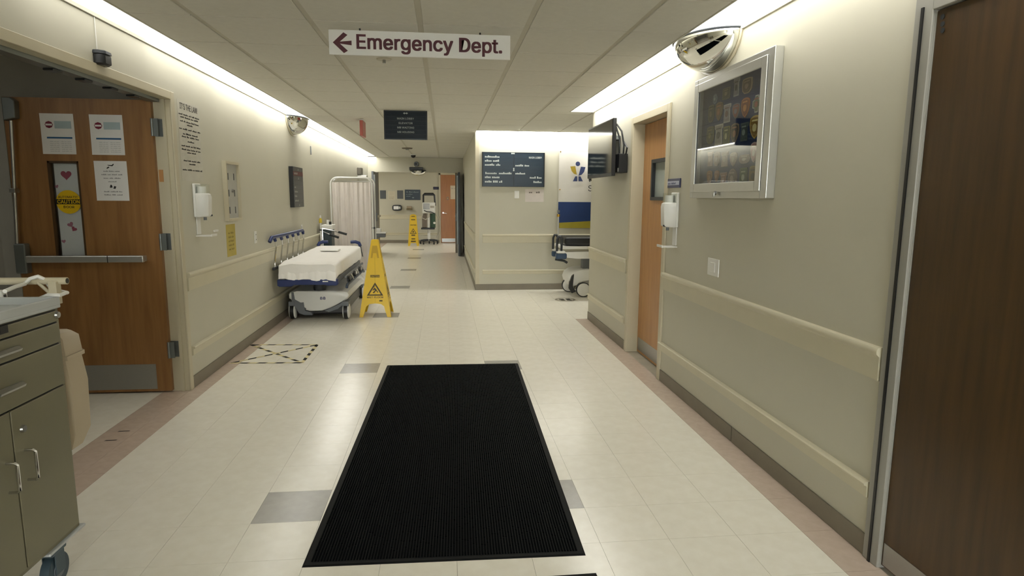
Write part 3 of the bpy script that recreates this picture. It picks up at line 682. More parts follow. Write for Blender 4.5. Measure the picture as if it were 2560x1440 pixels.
# side-hall posters (left edge of the opening)
frh = (Vector((0, 4.93, 0)), X, Z, -Y)
def sh(u, v): return px(u, v, 1, 4.93)
for k, (v0, v1, lab) in enumerate(((320, 418, 'white poster with blue foot band on the side hall wall, upper'), (425, 528, 'white poster with blue foot band on the side hall wall, lower'))):
    a1, z1, z0 = sh(12+6*k, 400).x, sh(5, v0).z, sh(5, v1).z
    t = sheet('hall_poster', frh, a1-.3, a1, z0, z1, lab, 'poster', curl=0)
    B(frh).prism([(a1-.3, z0), (a1, z0), (a1, z0+.04), (a1-.3, z0+.04)], .0016, .002).build('blue_band', M_pblue, t)
a0, a1 = sh(14, 600).x, sh(32, 600).x
B(frh).box(a0-.02, a1, 0.1, sh(14, 535).z, 0, .012).build('wall_panel', M_white, None, label='narrow white panel on the side hall wall past the open door', cat='panel')
# ---- hand sanitizer dispensers
def sanitizer(fr, label, flip=1):
    t = thing('sanitizer_dispenser', label, 'dispenser', fr[0], 'wall sanitizer dispensers' if False else None)
    B(fr).box(-.062, .062, -.13, .125, 0, .02, .006).build('back_plate', M_white, t)
    b = B(fr); b.rings([[(a, h, d) for a, d in ((-.06*k, .02), (-.06*k, .07*e), (-.035*k, .10*e), (.035*k, .10*e), (.06*k, .07*e), (.06*k, .02))] for h, k, e in ((-.13, .9, .8), (-.12, 1, .98), (.02, 1, 1.06), (.045, .98, 1.0), (.052, .9, .85))]); b.build('front_cover', M_white, t, True)
    b = B(fr); b.rings([[(a, h, d) for a, d in ((-.056, .02), (-.056, .075), (-.03, .095), (.03, .095), (.056, .075), (.056, .02))] for h in (.052, .12)]); b.build('clear_refill_window', M_clear, t)
    b = B(fr); b.rings([[(.04*math.cos(a)-.012, h, .05+.03*math.sin(a)) for a in (2*math.pi*i/12 for i in range(12))] for h in (.05, .105)]); b.build('refill_bag', M_white, t, True)
    B(fr).cyl((.03, -.122, .07), (.03, -.118, .104), .007).build('lock', M_dark, t)
    B(fr).box(-.03, .045, -.265, -.13, 0, .008, .003).build('arm', M_white, t)
    b = B(fr); b.prism([(-.05, -.28), (.06, -.28), (.06, -.272), (-.05, -.272)], 0, .12, .002); b.box(-.05, .06, -.272, -.262, .112, .12); b.build('drip_tray', M_white, t)
    B(fr).cyl((0, -.155, .06), (0, -.13, .06), .012).build('nozzle', M_grey, t)
q = rw(1690, 524); sanitizer(RWF(q.y, q.z+.0), 'white sanitizer dispenser on the wall beside the tan door')
q = lw(490, 500); sanitizer(LWF(q.y, q.z), 'white sanitizer dispenser below the IT\'S THE LAW! notice')
# room sign over the right dispenser
P0, P1 = rw(1668, 448), rw(1702, 469); fr = RWF(0, 0)
t = thing('room_sign', 'small navy room sign above the dispenser beside the tan door', 'sign', (XR, (P0.y+P1.y)/2, P1.z))
B(fr).box(-P0.y, -P1.y, P1.z, P0.z, 0, .008, .002).build('sign_plate', mat('violet navy plastic', '2B2F56', .3), t)
m_ = (P0.z+P1.z)/2; B(fr).box(-P0.y+.018, -P1.y-.016, m_-.014, m_+.016, .008, .0095).build('name_strip', mat('pale strip', 'B9BED0', .5), t)
B(fr).scrawl(-P0.y+.05, m_-.008, .16, .016, .0102, 2, 4).build('sign_print', mat('strip print', '5A5F82', .6), t)
# ---- switches and sockets
def plate(fr, label, name, cat, w2, h2, kind='rocker', group=None):
    t = thing(name, label, cat, fr[0], group)
    B(fr).box(-w2, w2, -h2, h2, 0, .006, .002).build('cover_plate', M_white, t)
    if kind == 'rocker': B(fr).box(-w2*.4, w2*.4, -h2*.55, h2*.55, .006, .010, .002).build('rocker', M_white, t)
    elif kind == 'socket':
        for s in (-1, 1):
            B(fr).box(-w2*.45, w2*.45, s*h2*.42-h2*.26, s*h2*.42+h2*.26, .006, .009, .002).build('outlet', M_white, t)
        for s in (-1, 1): B(fr).box(-w2*.2, w2*.2, s*h2*.42-.004, s*h2*.42+.006, .009, .0095).build('slot', M_dark, t)
P0, P1 = rw(1772, 645), rw(1797, 692); plate(RWF((P0.y+P1.y)/2, (P0.z+P1.z)/2), 'ivory light switch plate below the glazed badge case', 'light_switch', 'switch', (P0.y-P1.y)/2, abs(P0.z-P1.z)/2+.004)
q = lw(638, 593); plate(LWF(q.y, q.z), 'ivory wall socket to the stretcher side of the yellow label', 'wall_socket', 'socket', .038, .06, 'socket')
q = lw(754, 573); plate(LWF(q.y, q.z), 'ivory wall socket above the raised stretcher rail', 'wall_socket', 'socket', .038, .06, 'socket')
q = lw(538, 577); B(LWF(q.y, q.z)).box(-.045, .045, -.008, .008, 0, .012, .002).build('door_chime_strip', M_white, None, label='short white strip on the wall between dispenser and yellow label', cat='wall fitting')
P0, P1 = bw(1286, 477), bw(1298, 496); plate(BWF((P0.x+P1.x)/2, (P0.z+P1.z)/2), 'ivory switch plate under the wide navy directory', 'light_switch', 'switch', .036, .058)
q = lw(776, 376); B(LWF(q.y, q.z)).box(-.012, .012, -.06, .06, 0, .012, .002).build('wall_clip', M_grey, None, label='thin vertical metal clip high on the wall above the stretcher', cat='clip')
# ---- recessed grey cabinet and yellow label
P0, P1 = lw(556, 402), lw(592, 550); y0, y1, z0, z1 = lw(558, 480).y, lw(592, 480).y, P1.z, P0.z
fr = LWF(0, 0); t = thing('key_panel', 'narrow grey metal wall box with dark slots beside the LAW notice', 'wall box', (XL, (y0+y1)/2, z0)); f = .022
b = B(fr)
for q in ((y0, y0+f, z0, z1), (y1-f, y1, z0, z1), (y0+f, y1-f, z0, z0+f), (y0+f, y1-f, z1-f, z1)): b.box(*q, 0, .035)
b.build('box_frame', M_frame, t); B(fr).box(y0+f, y1-f, z0+f, z1-f, 0, .012).build('box_door', mat('pale grey enamel', 'B4B3AC', .4), t)
for k, zz in enumerate((.75, .47, .18)):
    for aa in (.3, .72): B(fr).box(y0+(y1-y0)*aa-.012, y0+(y1-y0)*aa+.012, z0+(z1-z0)*zz-.03, z0+(z1-z0)*zz+.03, .012, .0126).build('slot', M_dark, t)
B(fr).cyl(((y0+y1)/2+.01, z0+(z1-z0)*.51, .012), ((y0+y1)/2+.01, z0+(z1-z0)*.51, .026), .014).build('key_latch', M_steel, t, True)
P0, P1 = lw(565, 562), lw(590, 637); t = sheet('yellow_label', LWF(0, 0), lw(566, 600).y, lw(589, 600).y, P1.z, P0.z, 'yellow paper label under the narrow grey wall box', 'label', mat('yellow paper', 'BCAA58', .8), curl=.002)
b = B(LWF(0, 0)); ym = (lw(566, 600).y+lw(589, 600).y)/2; zt = P0.z
for k in range(5): b.scrawl(ym-.07, zt-.085-.036*k, .14, .018, .002, 2, k)
b.build('label_print', mat('label print', '8A7A2C', .7), t)
# ---- black and red wall sign
P0, P1 = lw(724, 416), lw(748, 517); y0, y1 = lw(723, 460).y, lw(748, 460).y; z0, z1 = P1.z, P0.z; fr = LWF(0, 0)
t = thing('wall_directory', 'tall charcoal wall sign with a red band and pale text above the stretcher', 'sign', (XL, (y0+y1)/2, z0))
B(fr).box(y0, y1, z0, z1, 0, .05, .002).build('sign_back', M_black, t)
hs = (z1-z0)/9
M_char = mat('charcoal slat', '4B4D4E', .4)
for k in range(9):
    m_ = mat('dark red slat', '5B2428', .4) if k == 7 else M_char
    B(fr).box(y0+.012, y1-.012, z0+k*hs+.003, z0+(k+1)*hs-.002, .05, .054).build('sign_slat', m_, t)
b = B(fr)
for k, wv in ((7, .3), (4, .12), (3, .26), (2, .2), (1, .32)): B(fr).scrawl(y0+.035, z0+k*hs+.018, (y1-y0)*wv*1.2, .024, .0545, 1, k).build('text_line', mat('grey lettering', 'A5A5A2', .5), t)
for k in (8, 6, 0): B(fr).prism([((y0+y1)/2-.02, z0+k*hs+.015), ((y0+y1)/2+.02, z0+k*hs+.015), ((y0+y1)/2, z0+k*hs+.045)], .0542, .055).build('sign_arrow', mat('grey lettering', 'A5A5A2', .5), t)
# ---- white service hatch / speaker on wall above the screen
P0, P1 = lw(893, 419), lw(901, 444)
t = thing('wall_lamp_box', 'small dark box on the wall above the privacy screen', 'wall box', (XL, P0.y, P1.z))
B(LWF(0, 0)).box(P0.y-.05, P0.y+.25, P1.z+.05, P0.z, 0, .09, .008).build('box_body', mat('taupe metal', '5C574C', .5), t)
B(LWF(0, 0)).box(P0.y-.02, P0.y+.2, P1.z-.03, P1.z+.04, 0, .2, .008).build('white_bracket', M_white, t)
# ================================================================== alcove wall
fr = BWF(0, 0)
x0, x1, z0, z1 = bw(1205, 420).x, bw(1361, 420).x, bw(1283, 467).z, bw(1283, 381).z
t = thing('wall_directory', 'wide navy two-column directory sign on the alcove wall', 'sign', ((x0+x1)/2, YB, z0))
B(fr).box(x0, x1, z0, z1, 0, .02, .002).build('sign_back', M_navy2, t); mx = bw(1284, 420).x
rows = 8; hs = (z1-z0-.03)/rows
for k in range(rows):
    for xa, xb in ((x0+.016, mx-.008), (mx+.008, x1-.016)): B(fr).box(xa, xb, z0+.008+k*hs+.001, z0+.008+(k+1)*hs-.001, .02, .024).build('sign_slat', M_navy, t)
for xa, xb in ((x0, x0+.012), (x1-.012, x1)): B(fr).box(xa, xb, z0, z1, .02, .03, .002).build('side_rail', M_black, t)
def zr(v): return bw(1283, v).z
b = B(fr)
for ua, ub, v, n, sd in ((1212, 1249, 395, 1, 1), (1212, 1248, 405, 2, 2), (1212, 1251, 415, 2, 3), (1213, 1242, 436, 1, 4), (1247, 1279, 436, 1, 14), (1212, 1249, 446, 2, 5), (1212, 1256, 457, 3, 6), (1288, 1323, 416, 2, 8), (1288, 1313, 436, 1, 9), (1324, 1354, 446, 2, 10), (1333, 1354, 457, 1, 11)):
    xa, xb = bw(ua, v).x, bw(ub, v).x; B(fr).scrawl(xa, zr(v), xb-xa, .031, .0246, n, sd).build('text_line', M_signw, t)
xa, xb = bw(1322, 396).x, bw(1354, 396).x; B(fr).text('MAIN LOBBY', xa, zr(396), .028, .0246, width=xb-xa, bold=.01).build('text_line', M_signw, t)
for cx, cz, hw in ((bw(1282, 384).x, zr(384), .03),): b.prism([(cx-hw, cz), (cx-hw*.4, cz+.016), (cx-hw*.4, cz+.006), (cx+hw*.4, cz+.006), (cx+hw*.4, cz+.016), (cx+hw, cz), (cx+hw*.4, cz-.016), (cx+hw*.4, cz-.006), (cx-hw*.4, cz-.006), (cx-hw*.4, cz-.016)][::-1], .024, .026)
b.build('sign_arrow', M_signw, t); b = B(fr)
cx, cz, hw = mx, zr(424), .028
b.prism([(cx, cz-hw), (cx+.016, cz-hw*.4), (cx+.007, cz-hw*.4), (cx+.007, cz+hw*.4), (cx+.016, cz+hw*.4), (cx, cz+hw), (cx-.016, cz+hw*.4), (cx-.007, cz+hw*.4), (cx-.007, cz-hw*.4), (cx-.016, cz-hw*.4)], .024, .026)
b.build('sign_arrow', M_signw, t)
P0, P1 = bw(1313, 473), bw(1359, 505); t = sheet('wall_paper', fr, P0.x, P1.x, P1.z, P0.z, 'white paper taped below the wide navy directory', 'paper', mat('pinkish paper', 'D8CFC8', .8))
b = B(fr); b.scrawl(P0.x+.06, P0.z-.06, .055, .03, .002, 1, 2); b.scrawl(P0.x+.17, P0.z-.06, .065, .035, .002, 1, 5); b.build('paper_print', mat('brown grey print', '77706B', .7), t)
# banner
bx0, bx1, bz0, bz1 = bw(1396, 470).x, bw(1396, 470).x+1.25, bw(1400, 570).z, bw(1396, 376).z
zb1, zb2 = bw(1440, 505).z, bw(1396, 557).z
t = thing('wall_banner', 'white, blue and yellow fabric banner with figure logo on the alcove wall', 'banner', ((bx0+bx1)/2, YB, bz0))
def ban(name, m, zlo, zhi, c0):
    """zlo, zhi: functions of the width share"""
    b = B(fr); n, mm = 24, 16; V = []
    for j in range(mm+1):
        r = []
        for i in range(n+1):
            s = i/n; x = bx0+(bx1-bx0)*s; z = zlo(s)+(zhi(s)-zlo(s))*j/mm
            k = (z-bz0)/(bz1-bz0); w_ = .012*math.sin(9*s+6*(1-k)+1.3)*(.25+k*.75)*min(1, 6*min(s, 1-s)+.1)
            r.append(b.bm.verts.new(b.P(x, z, c0+.014+w_)))
        V.append(r)
    for j in range(mm):
        for i in range(n): b.bm.faces.new([V[j][i], V[j][i+1], V[j+1][i+1], V[j+1][i]])
    return b.build(name, m, t, True)
top = lambda s: bz1-.03*math.sin(math.pi*min(1, s*1.6))*.6
ban('white_field', mat('banner white', 'D9D5CC', .7, var=.02), lambda s: zb1, top, 0)
ban('blue_band', mat('banner blue', '10336B', .6), lambda s: zb2+.07*s, lambda s: zb1, .0)
ban('yellow_band', mat('banner yellow', 'A89A28', .6), lambda s: bz0, lambda s: zb2+.07*s, .0)
def logo(name, pts, m): B(fr).prism([(bw(u, v).x, bw(u, v).z) for u, v in pts][::-1], .034, .036).build(name, m, t)
M_lb = mat('logo slate blue', '33406A', .6); M_ly = mat('logo gold', 'A8902C', .6)
logo('logo_head', [(1443.5+5.6*math.cos(a), 410+5.8*math.sin(a)) for a in (2*math.pi*i/20 for i in range(20))], M_lb)
logo('logo_arm', [(1424.5, 416.5), (1437, 415.5), (1441, 437), (1434, 435), (1428, 428)], M_ly)
logo('logo_arm', [(1451, 417), (1462.5, 418), (1459, 430), (1453, 437), (1445, 440)], M_lb)
logo('logo_leg', [(1437, 441), (1442, 441), (1442, 453.5), (1431, 453.5)], M_lb); logo('logo_leg', [(1445, 441), (1450, 441), (1456, 453.5), (1445, 453.5)], M_lb)
b = B(fr); q = bw(1469, 478); b.text('S', q.x, q.z, .09, .037); q = bw(1469, 453); b.text('C', q.x, q.z, .2, .037, bold=.02); b.build('banner_lettering', M_ink, t)
for z in (bz1-.02, bw(1396, 474).z, bz0+.03): B(fr).cyl((bx0+.02, z, .012), (bx0+.02, z, .03), .009).build('grommet', M_brass, t)
# ================================================================== badge case
P0, P1, P2, P3 = rw(1752, 200), rw(1960, 122), rw(1937, 503), rw(1745, 490)
ya, yb = (P0.y+P3.y)/2, (P1.y+P2.y)/2; z0, z1 = (P2.z+P3.z)/2, (P0.z+P1.z)/2
fr = RWF(ya, 0); W = ya-yb; t = thing('display_case', 'silver-framed glazed wall case with navy backing and rows of cloth patches', 'display case', (XR, (ya+yb)/2, z0))
b = B(fr); f = .055
for q in ((0, f, z0, z1), (W-f*1.15, W, z0, z1), (f, W-f*1.15, z0, z0+f), (f, W-f*1.15, z1-f, z1)): b.box(*q, 0, .05, .004)
b.build('case_frame', M_alum, t)
b = B(fr); g0, g1, h0, h1 = .03, W-.058, z0+.038, z1-.032; d = .05
for q in ((g0, g0+f, h0, h1), (g1-f, g1, h0, h1), (g0+f, g1-f, h0, h0+f), (g0+f, g1-f, h1-f, h1)): b.box(*q, .05, .06, .004)
df = b.build('door_frame', M_alum, t)
B(fr).box(f, W-f, z0+f, z1-f, .001, .008).build('backing_board', M_board, t)
B(fr).box(g0+f-.005, g1-f+.005, h0+f-.005, h1-f+.005, .049, .052).build('glass_pane', M_pane, t)
b = B(fr); q = rw(1813, 483); b.cyl((ya-q.y, q.z, .06), (ya-q.y, q.z, .075), .012); b.box(ya-q.y-.004, ya-q.y+.016, q.z-.022, q.z+.004, .072, .08, .002); b.build('case_lock', M_steel, t, True)
for a in (W-.02, ): 
    for z in (z0+.02, z1-.02): B(fr).cyl((a, z, .044), (a, z, .047), .006).build('screw', M_dark, t)
PC = .016
def case_px(zx, zy): return px(1740+zx*.24301, 140+zy*.24306, 0, XR-PC)
def pcol(h, n): return mat('patch '+n, h, .8, var=.12, scale=60)
shapes = {
 'oval': [(math.cos(a), math.sin(a)) for a in (2*math.pi*i/20 for i in range(20))],
 'shield': [(-.9, .8), (-.5, .95), (0, 1), (.5, .95), (.9, .8), (1, .3), (.8, -.3), (.45, -.75), (0, -1), (-.45, -.75), (-.8, -.3), (-1, .3)],
 'rectangular': [(-.85, 1), (.85, 1), (1, .85), (1, -.85), (.85, -1), (-.85, -1), (-1, -.85), (-1, .85)],
 'keystone': [(-1, 1), (1, 1), (.95, .6), (.7, .5), (.85, -1), (-.85, -1), (-.7, .5), (-.95, .6)],
 'rounded': [(-.9, .9), (-.4, 1), (.4, 1), (.9, .9), (1, 0), (.9, -.55), (.5, -.95), (0, -1), (-.5, -.95), (-.9, -.55), (-1, 0)],
 'cross-shaped': [(-.35, 1), (.35, 1), (.5, .5), (.95, .4), (.95, -.4), (.5, -.5), (.35, -1), (-.35, -1), (-.5, -.5), (-.95, -.4), (-.95, .4), (-.5, .5)]}
for zx, zy, zw, zh, shp, c1, c2, c3, lab in (
 (190, 440, 44, 105, 'oval', '6C8296', '54687C', '8CA0B0', 'pale blue oval cloth patch near the top of the badge case'),
 (305, 385, 78, 120, 'rectangular', '5F6052', '45463C', '7C7A60', 'dull olive rectangular patch in the top row of the badge case'),
 (410, 320, 62, 190, 'keystone', '9EA1A3', '7C7F84', '33363C', 'silver grey keystone patch in the top row of the badge case'),
 (520, 305, 108, 165, 'rounded', 'A08C72', '5C4A3C', '8C7C6C', 'brown patch with gold edge in the top row of the badge case'),
 (150, 595, 66, 185, 'rounded', '5B5C4C', '44453B', '6E6C55', 'drab green rounded patch starting the second row of the badge case'),
 (230, 570, 78, 200, 'shield', '77674A', '6A5238', '9C6A44', 'olive and rust shield patch in the second row of the badge case'),
 (312, 590, 76, 195, 'keystone', 'B9B4B0', '8F8A88', '6A4A46', 'white keystone patch in the second row of the badge case'),
 (405, 565, 84, 165, 'shield', '6E6E74', '8A4F47', '7C7A80', 'faded red and grey shield patch in the second row of the badge case'),
 (500, 530, 92, 210, 'shield', 'B06A36', '7E4220', 'C88A4C', 'orange shield patch in the second row of the badge case'),
 (617, 490, 90, 185, 'cross-shaped', 'C9C7BE', '6C7058', '9E5A4A', 'white cross-shaped patch in the second row of the badge case'),
 (697, 465, 30, 140, 'oval', '9EA090', '5C5F55', '80806E', 'narrow grey patch at the edge of the badge case by its lock-side frame'),
 (140, 815, 78, 185, 'rounded', '6B6F50', '4C5040', '84845C', 'olive rounded patch starting the third row of the badge case'),
 (226, 810, 88, 220, 'keystone', 'C4BFB4', '9A958A', '5A5650', 'large white keystone patch in the third row of the badge case'),
 (305, 820, 66, 200, 'rectangular', '84824A', '565A3E', 'BDB98A', 'yellow-green rectangular patch in the third row of the badge case'),
 (390, 795, 88, 215, 'shield', '8E7A62', '4E443C', 'A0785C', 'bronze shield patch in the third row of the badge case'),
 (488, 780, 84, 195, 'keystone', '59635F', '47524F', '8A948C', 'grey keystone patch with pale lettering on dark blue cloth in the badge case'),
 (600, 730, 118, 250, 'shield', 'C0A04C', '8C6A24', 'E0D090', 'large shiny gold shield patch in the badge case'),
 (590, 990, 80, 220, 'shield', 'C8B0A8', 'B08A86', 'D8CCC4', 'pinkish white shield patch below the shiny gold patch'),
 (140, 1060, 62, 150, 'keystone', '9C8478', '8A7066', 'AA968A', 'dusty rose keystone patch starting the fourth row of the badge case'),
 (207, 1060, 62, 150, 'rounded', 'A08E84', '8E7A70', 'B0A094', 'dusty pink rounded patch in the fourth row of the badge case'),
 (287, 1062, 76, 155, 'keystone', 'A89890', '94847C', 'B8ACA0', 'pale grey-pink keystone patch in the fourth row of the badge case'),
 (377, 1062, 76, 150, 'shield', 'A8988E', '98887E', 'B4A89C', 'pale tan shield patch in the fourth row of the badge case'),
 (492, 1060, 118, 95, 'rounded', '9A8A80', '8A7A70', 'C4B8AC', 'wide tan patch in the fourth row of the badge case'),
 (130, 1250, 56, 150, 'shield', 'A0704A', '8A5A38', 'B08460', 'small orange-brown shield patch starting the bottom row of the badge case'),
 (205, 1235, 50, 120, 'shield', 'A07058', '8E604A', 'AE8870', 'small copper shield patch in the bottom row of the badge case'),
 (275, 1272, 74, 155, 'keystone', '9C8480', '8C6660', 'B49A94', 'mauve keystone patch in the bottom row of the badge case'),
 (365, 1258, 98, 205, 'oval', '98867E', '7C706C', 'AE9C90', 'large oval taupe patch in the bottom row of the badge case'),
 (480, 1245, 82, 200, 'rectangular', '5C6B52', '46583F', 'B8BCA4', 'green rectangular patch in the bottom row of the badge case'),
 (580, 1232, 90, 215, 'rounded', '9C8A52', '7C6A38', '4A4430', 'gold rounded patch in the bottom row of the badge case')):
    c = case_px(zx, zy); l = case_px(zx-zw/2, zy); r_ = case_px(zx+zw/2, zy); tp = case_px(zx, zy-zh/2); bt = case_px(zx, zy+zh/2)
    w_, h_ = abs(l.y-r_.y)/2*.95, abs(tp.z-bt.z)/2*.96
    if ya-c.y-w_ < f+.002: w_ = ya-c.y-f-.002
    pf = (Vector((XR-.009, c.y, c.z)), -Y, Z, -X)
    o = thing('cloth_patch', lab, 'patch', pf[0], 'cloth patches in the badge case')
    sp = shapes[shp]; n_ = c1
    B(pf).prism([(a*w_, q*h_) for a, q in sp][::-1], 0, .004).build('patch_border', pcol(c1, c1), o)
    B(pf).prism([(a*w_*.8, q*h_*.86) for a, q in sp][::-1], .004, .0055).build('patch_field', pcol(c2, c2), o)
    b = B(pf); b.prism([(a*w_*.38, q*h_*.34-.05*h_) for a, q in shapes['oval']][::-1], .0055, .0068); b.prism([(-w_*.55, h_*.5), (w_*.55, h_*.5), (w_*.5, h_*.64), (-w_*.5, h_*.64)], .0055, .0066); b.build('patch_emblem', pcol(c3, c3), o)
c0, c1 = case_px(440, 640), case_px(694, 938)
B((Vector((XR-.0082, 0, 0)), -Y, Z, -X)).box(-c0.y, max(-c1.y, -c0.y+.1), c1.z, c0.z, 0, .0006).build('blue_cloth', mat('deep blue cloth', '122A55', .8), None, label='dark blue cloth square pinned in the badge case', cat='cloth')
# ================================================================== television on the right wall
XT = XR-.165
tvn, tvf = px(1531, 368, 0, XT).y, px(1470, 384, 0, XT).y
zt0, zt1 = (px(1531, 440, 0, XT).z+px(1470, 446, 0, XT).z)/2, (px(1531.5, 296, 0, XT).z+px(1471, 322, 0, XT).z)/2
fr = (Vector((XT, tvf, 0)), -Y, Z, -X); W = tvf-tvn
t = thing('television', 'black flat television on a wall bracket between the alcove and the tan door', 'television', (XR, (tvn+tvf)/2, zt0))
B(fr).box(0, W, zt0, zt1, -.035, 0, .004).build('tv_housing', M_black, t)
B(fr).box(.014, W-.014, zt0+.03, zt1-.014, 0, .0015).build('tv_screen', M_tv, t)
B(fr).box(W*.15, W*.85, zt0+.06, zt1-.1, -.07, -.035, .01).build('tv_back', M_dark, t)
b = B(fr); b.box(W-.22, W-.03, zt0+.03, zt1-.32, -.16, -.075, .006); b.build('mount_box', M_black, t)
b = B(fr)
for z in (zt0+.15, zt1-.15): b.box(W*.3, W*.7, z-.02, z+.02, -.16, -.06, .003)
b.build('wall_bracket', M_hinge, t)
for k, pts in enumerate(([(W-.06, zt1-.05, -.05), (W-.02, zt1-.12, -.09), (W+.0, zt1-.25, -.11), (W-.05, zt1-.34, -.12)], [(W-.09, zt1-.06, -.05), (W-.05, zt1-.18, -.08), (W-.08, zt1-.28, -.09), (W-.1, zt1-.36, -.1)], [(W-.05, zt0+.32, -.12), (W-.0, zt0+.26, -.14), (W-.03, zt0+.2, -.14)])):
    b = B(fr); b.tube(pts, .008, 6); b.build('cable', M_black, t, True)
B(fr).box(W-.07, W-.03, zt0+.04, zt0+.075, -.074, -.0735).build('white_tag', M_white, t)
b = B(fr); b.tube([(.0, zt0+.01, -.02), (.012, zt0-.025, -.02), (.04, zt0-.03, -.02)], .006, 6); b.build('loose_cable', M_black, t, True)
# ================================================================== supply cart at the left edge
CXF, CYF, CZ0 = -1.437, 2.412, .195           # front face, far end, underside
def cf(u, v): return px(u, v, 0, CXF)
q = px(200, 1312, 2, CZ0); CXF, CYF = q.x, q.y
CYN, CXB = CYF-.66, XL+.035
ztop = cf(157, 765).z
t = thing('supply_cart', 'khaki metal supply cart with drawers, cupboard doors and casters by the side doorway', 'cart', ((CXF+CXB)/2, (CYF+CYN)/2, 0))
fr = (Vector((CXF, 0, 0)), Y, Z, X)
B().box(CXB, CXF-.002, CYN, CYF, CZ0, ztop).build('cart_body', M_cart, t)
zl = [ztop-.004, cf(148, 801).z, cf(152, 853).z, cf(163, 956).z, cf(195, 1305).z+.0]
e0, e1 = CYN+.006, CYF-.018; g = .003; ysp = (cf(22, 1033).y+cf(55, 1405).y)/2
def panel(name, a0, a1, b0, b1): return B(fr).box(a0+g, a1-g, b0+g, b1-g, 0, .010, .0025).build(name, M_cart, t)
B(fr).box(e0, e1, zl[4], zl[0], -.0015, .0005).build('panel_gap', M_black, t)
p1 = panel('top_fascia', e0, e1, zl[1], zl[0]); p2 = panel('drawer', e0, e1, zl[2], zl[1]); p3 = panel('drawer', e0, e1, zl[3], zl[2])
p4 = panel('door', ysp, e1, zl[4], zl[3]); p5 = panel('door', e0, ysp, zl[4], zl[3])
def lock(u, v, par):
    q = cf(u, v); b = B(fr); b.cyl((q.y, q.z, .01), (q.y, q.z, .018), .013, .011); b.box(q.y-.002, q.y+.002, q.z-.008, q.z+.008, .018, .0186); b.build('lock', M_steel, par, True)
lock(134, 787, p1); lock(48, 1072, p4)
for (u, v, par) in ((30, 965, p3), (20, 875, p2)):
    q = cf(u, v); b = B(fr); b.rings([[(a, q.z+dz, d) for dz, d in ((.008, .010), (.010, .022), (.002, .034), (-.006, .030), (-.002, .02))] for a in (q.y-.10, q.y+.018)]); b.build('drawer_pull', M_steel, par, True)
for u0, v0, u1, v1, par in ((66, 1126, 78, 1198, p4), (20, 1160, 30, 1232, p5)):
    q0, q1 = cf(u0-14, v0), cf(u1-14, v1); b = B(fr); a = (q0.y+q1.y)/2
    b.tube([(a, q0.z, .01), (a, q0.z, .035), (a, q0.z-.006, .042), (a, q1.z+.006, .042), (a, q1.z, .035), (a, q1.z, .01)], .005, 8); b.build('door_handle', M_chrome, par, True)
q = cf(6, 822); B(fr).box(q.y-.03, q.y+.006, q.z-.013, q.z+.012, .010, .013).build('label_holder', M_black, p1)
b = B(); zt_ = ztop
b.box(CXB-.01, CXF+.008, CYN-.01, CYF+.004, zt_, zt_+.012, .003)
for q in ((CXB-.01, CXB+.002, CYN-.01, CYF+.004), (CXF-.004, CXF+.008, CYN-.01, CYF+.004), (CXB, CXF, CYF-.008, CYF+.004), (CXB, CXF, CYN-.01, CYN+.002)): b.box(*q, zt_+.01, zt_+.040, .003)
b.build('cart_top', M_carttop, t)
b = B(); hz = px(170, 702, 1, CYF+.03).z; hx = px(168, 702, 1, CYF+.03).x; b.cyl((CXB-.02, CYF+.03, hz), (hx, CYF+.03, hz), .013); b.build('push_handle', M_frame, t, True)
B().cyl((hx, CYF+.03, hz), (hx+.001, CYF+.03, hz), .010).build('handle_bore', M_black, t)
b = B(); hb = px(135, 715, 1, CYF+.02).x
b.box(hb-.012, hb+.016, CYF+.004, CYF+.035, zt_+.01, hz, .002); b.prism([(0, 0)]*0 or [(hb-.07, hz-.006), (hb-.05, hz-.006), (hb+.0, zt_+.02), (hb+.0, zt_+.04)], CYF+.01, CYF+.03) if False else None
b.build('handle_post', M_frame, t)
B().tube([(hb-.055, CYF+.022, hz-.004), (hb, CYF+.022, zt_+.03)], .006).build('handle_brace', M_frame, t, True)
B().box(CXF-.17, CXF+.01, CYF-.2, CYF+.02, CZ0-.012, CZ0-.002, .003).build('caster_plate', M_carttop, t)
def cart_caster(x, y):
    c = thing('caster', None, None, Vector((x, y, 0))-t.location); c.parent = t
    b = B(); b.cyl((x-.016, y, .062), (x+.016, y, .062), .062, n=24); b.build('tyre', mat('blue grey rubber', '3B4C55', .5), c, True)
    B().cyl((x-.019, y, .062), (x+.019, y, .062), .03).build('hub', M_grey, c, True)
    b = B(); 
    for s in (-1, 1): b.prism([(0, 0)]*0 or [], 0, 0) if False else b.box(x+s*.022-.002, x+s*.022+.002, y-.028, y+.028, .05, .165, .002)
    b.box(x-.025, x+.025, y-.045, y+.045, .13, .183, .006); b.build('fork', mat('slate caster fork', '42525A', .45), c)
    B().box(x+.0, x+.03, y+.01, y+.075, .15, .165, .004).build('brake_pedal', M_white, c)
for x in (CXF-.06, CXB+.08):
    for y in (CYF-.075, CYN+.08): cart_caster(x, y)
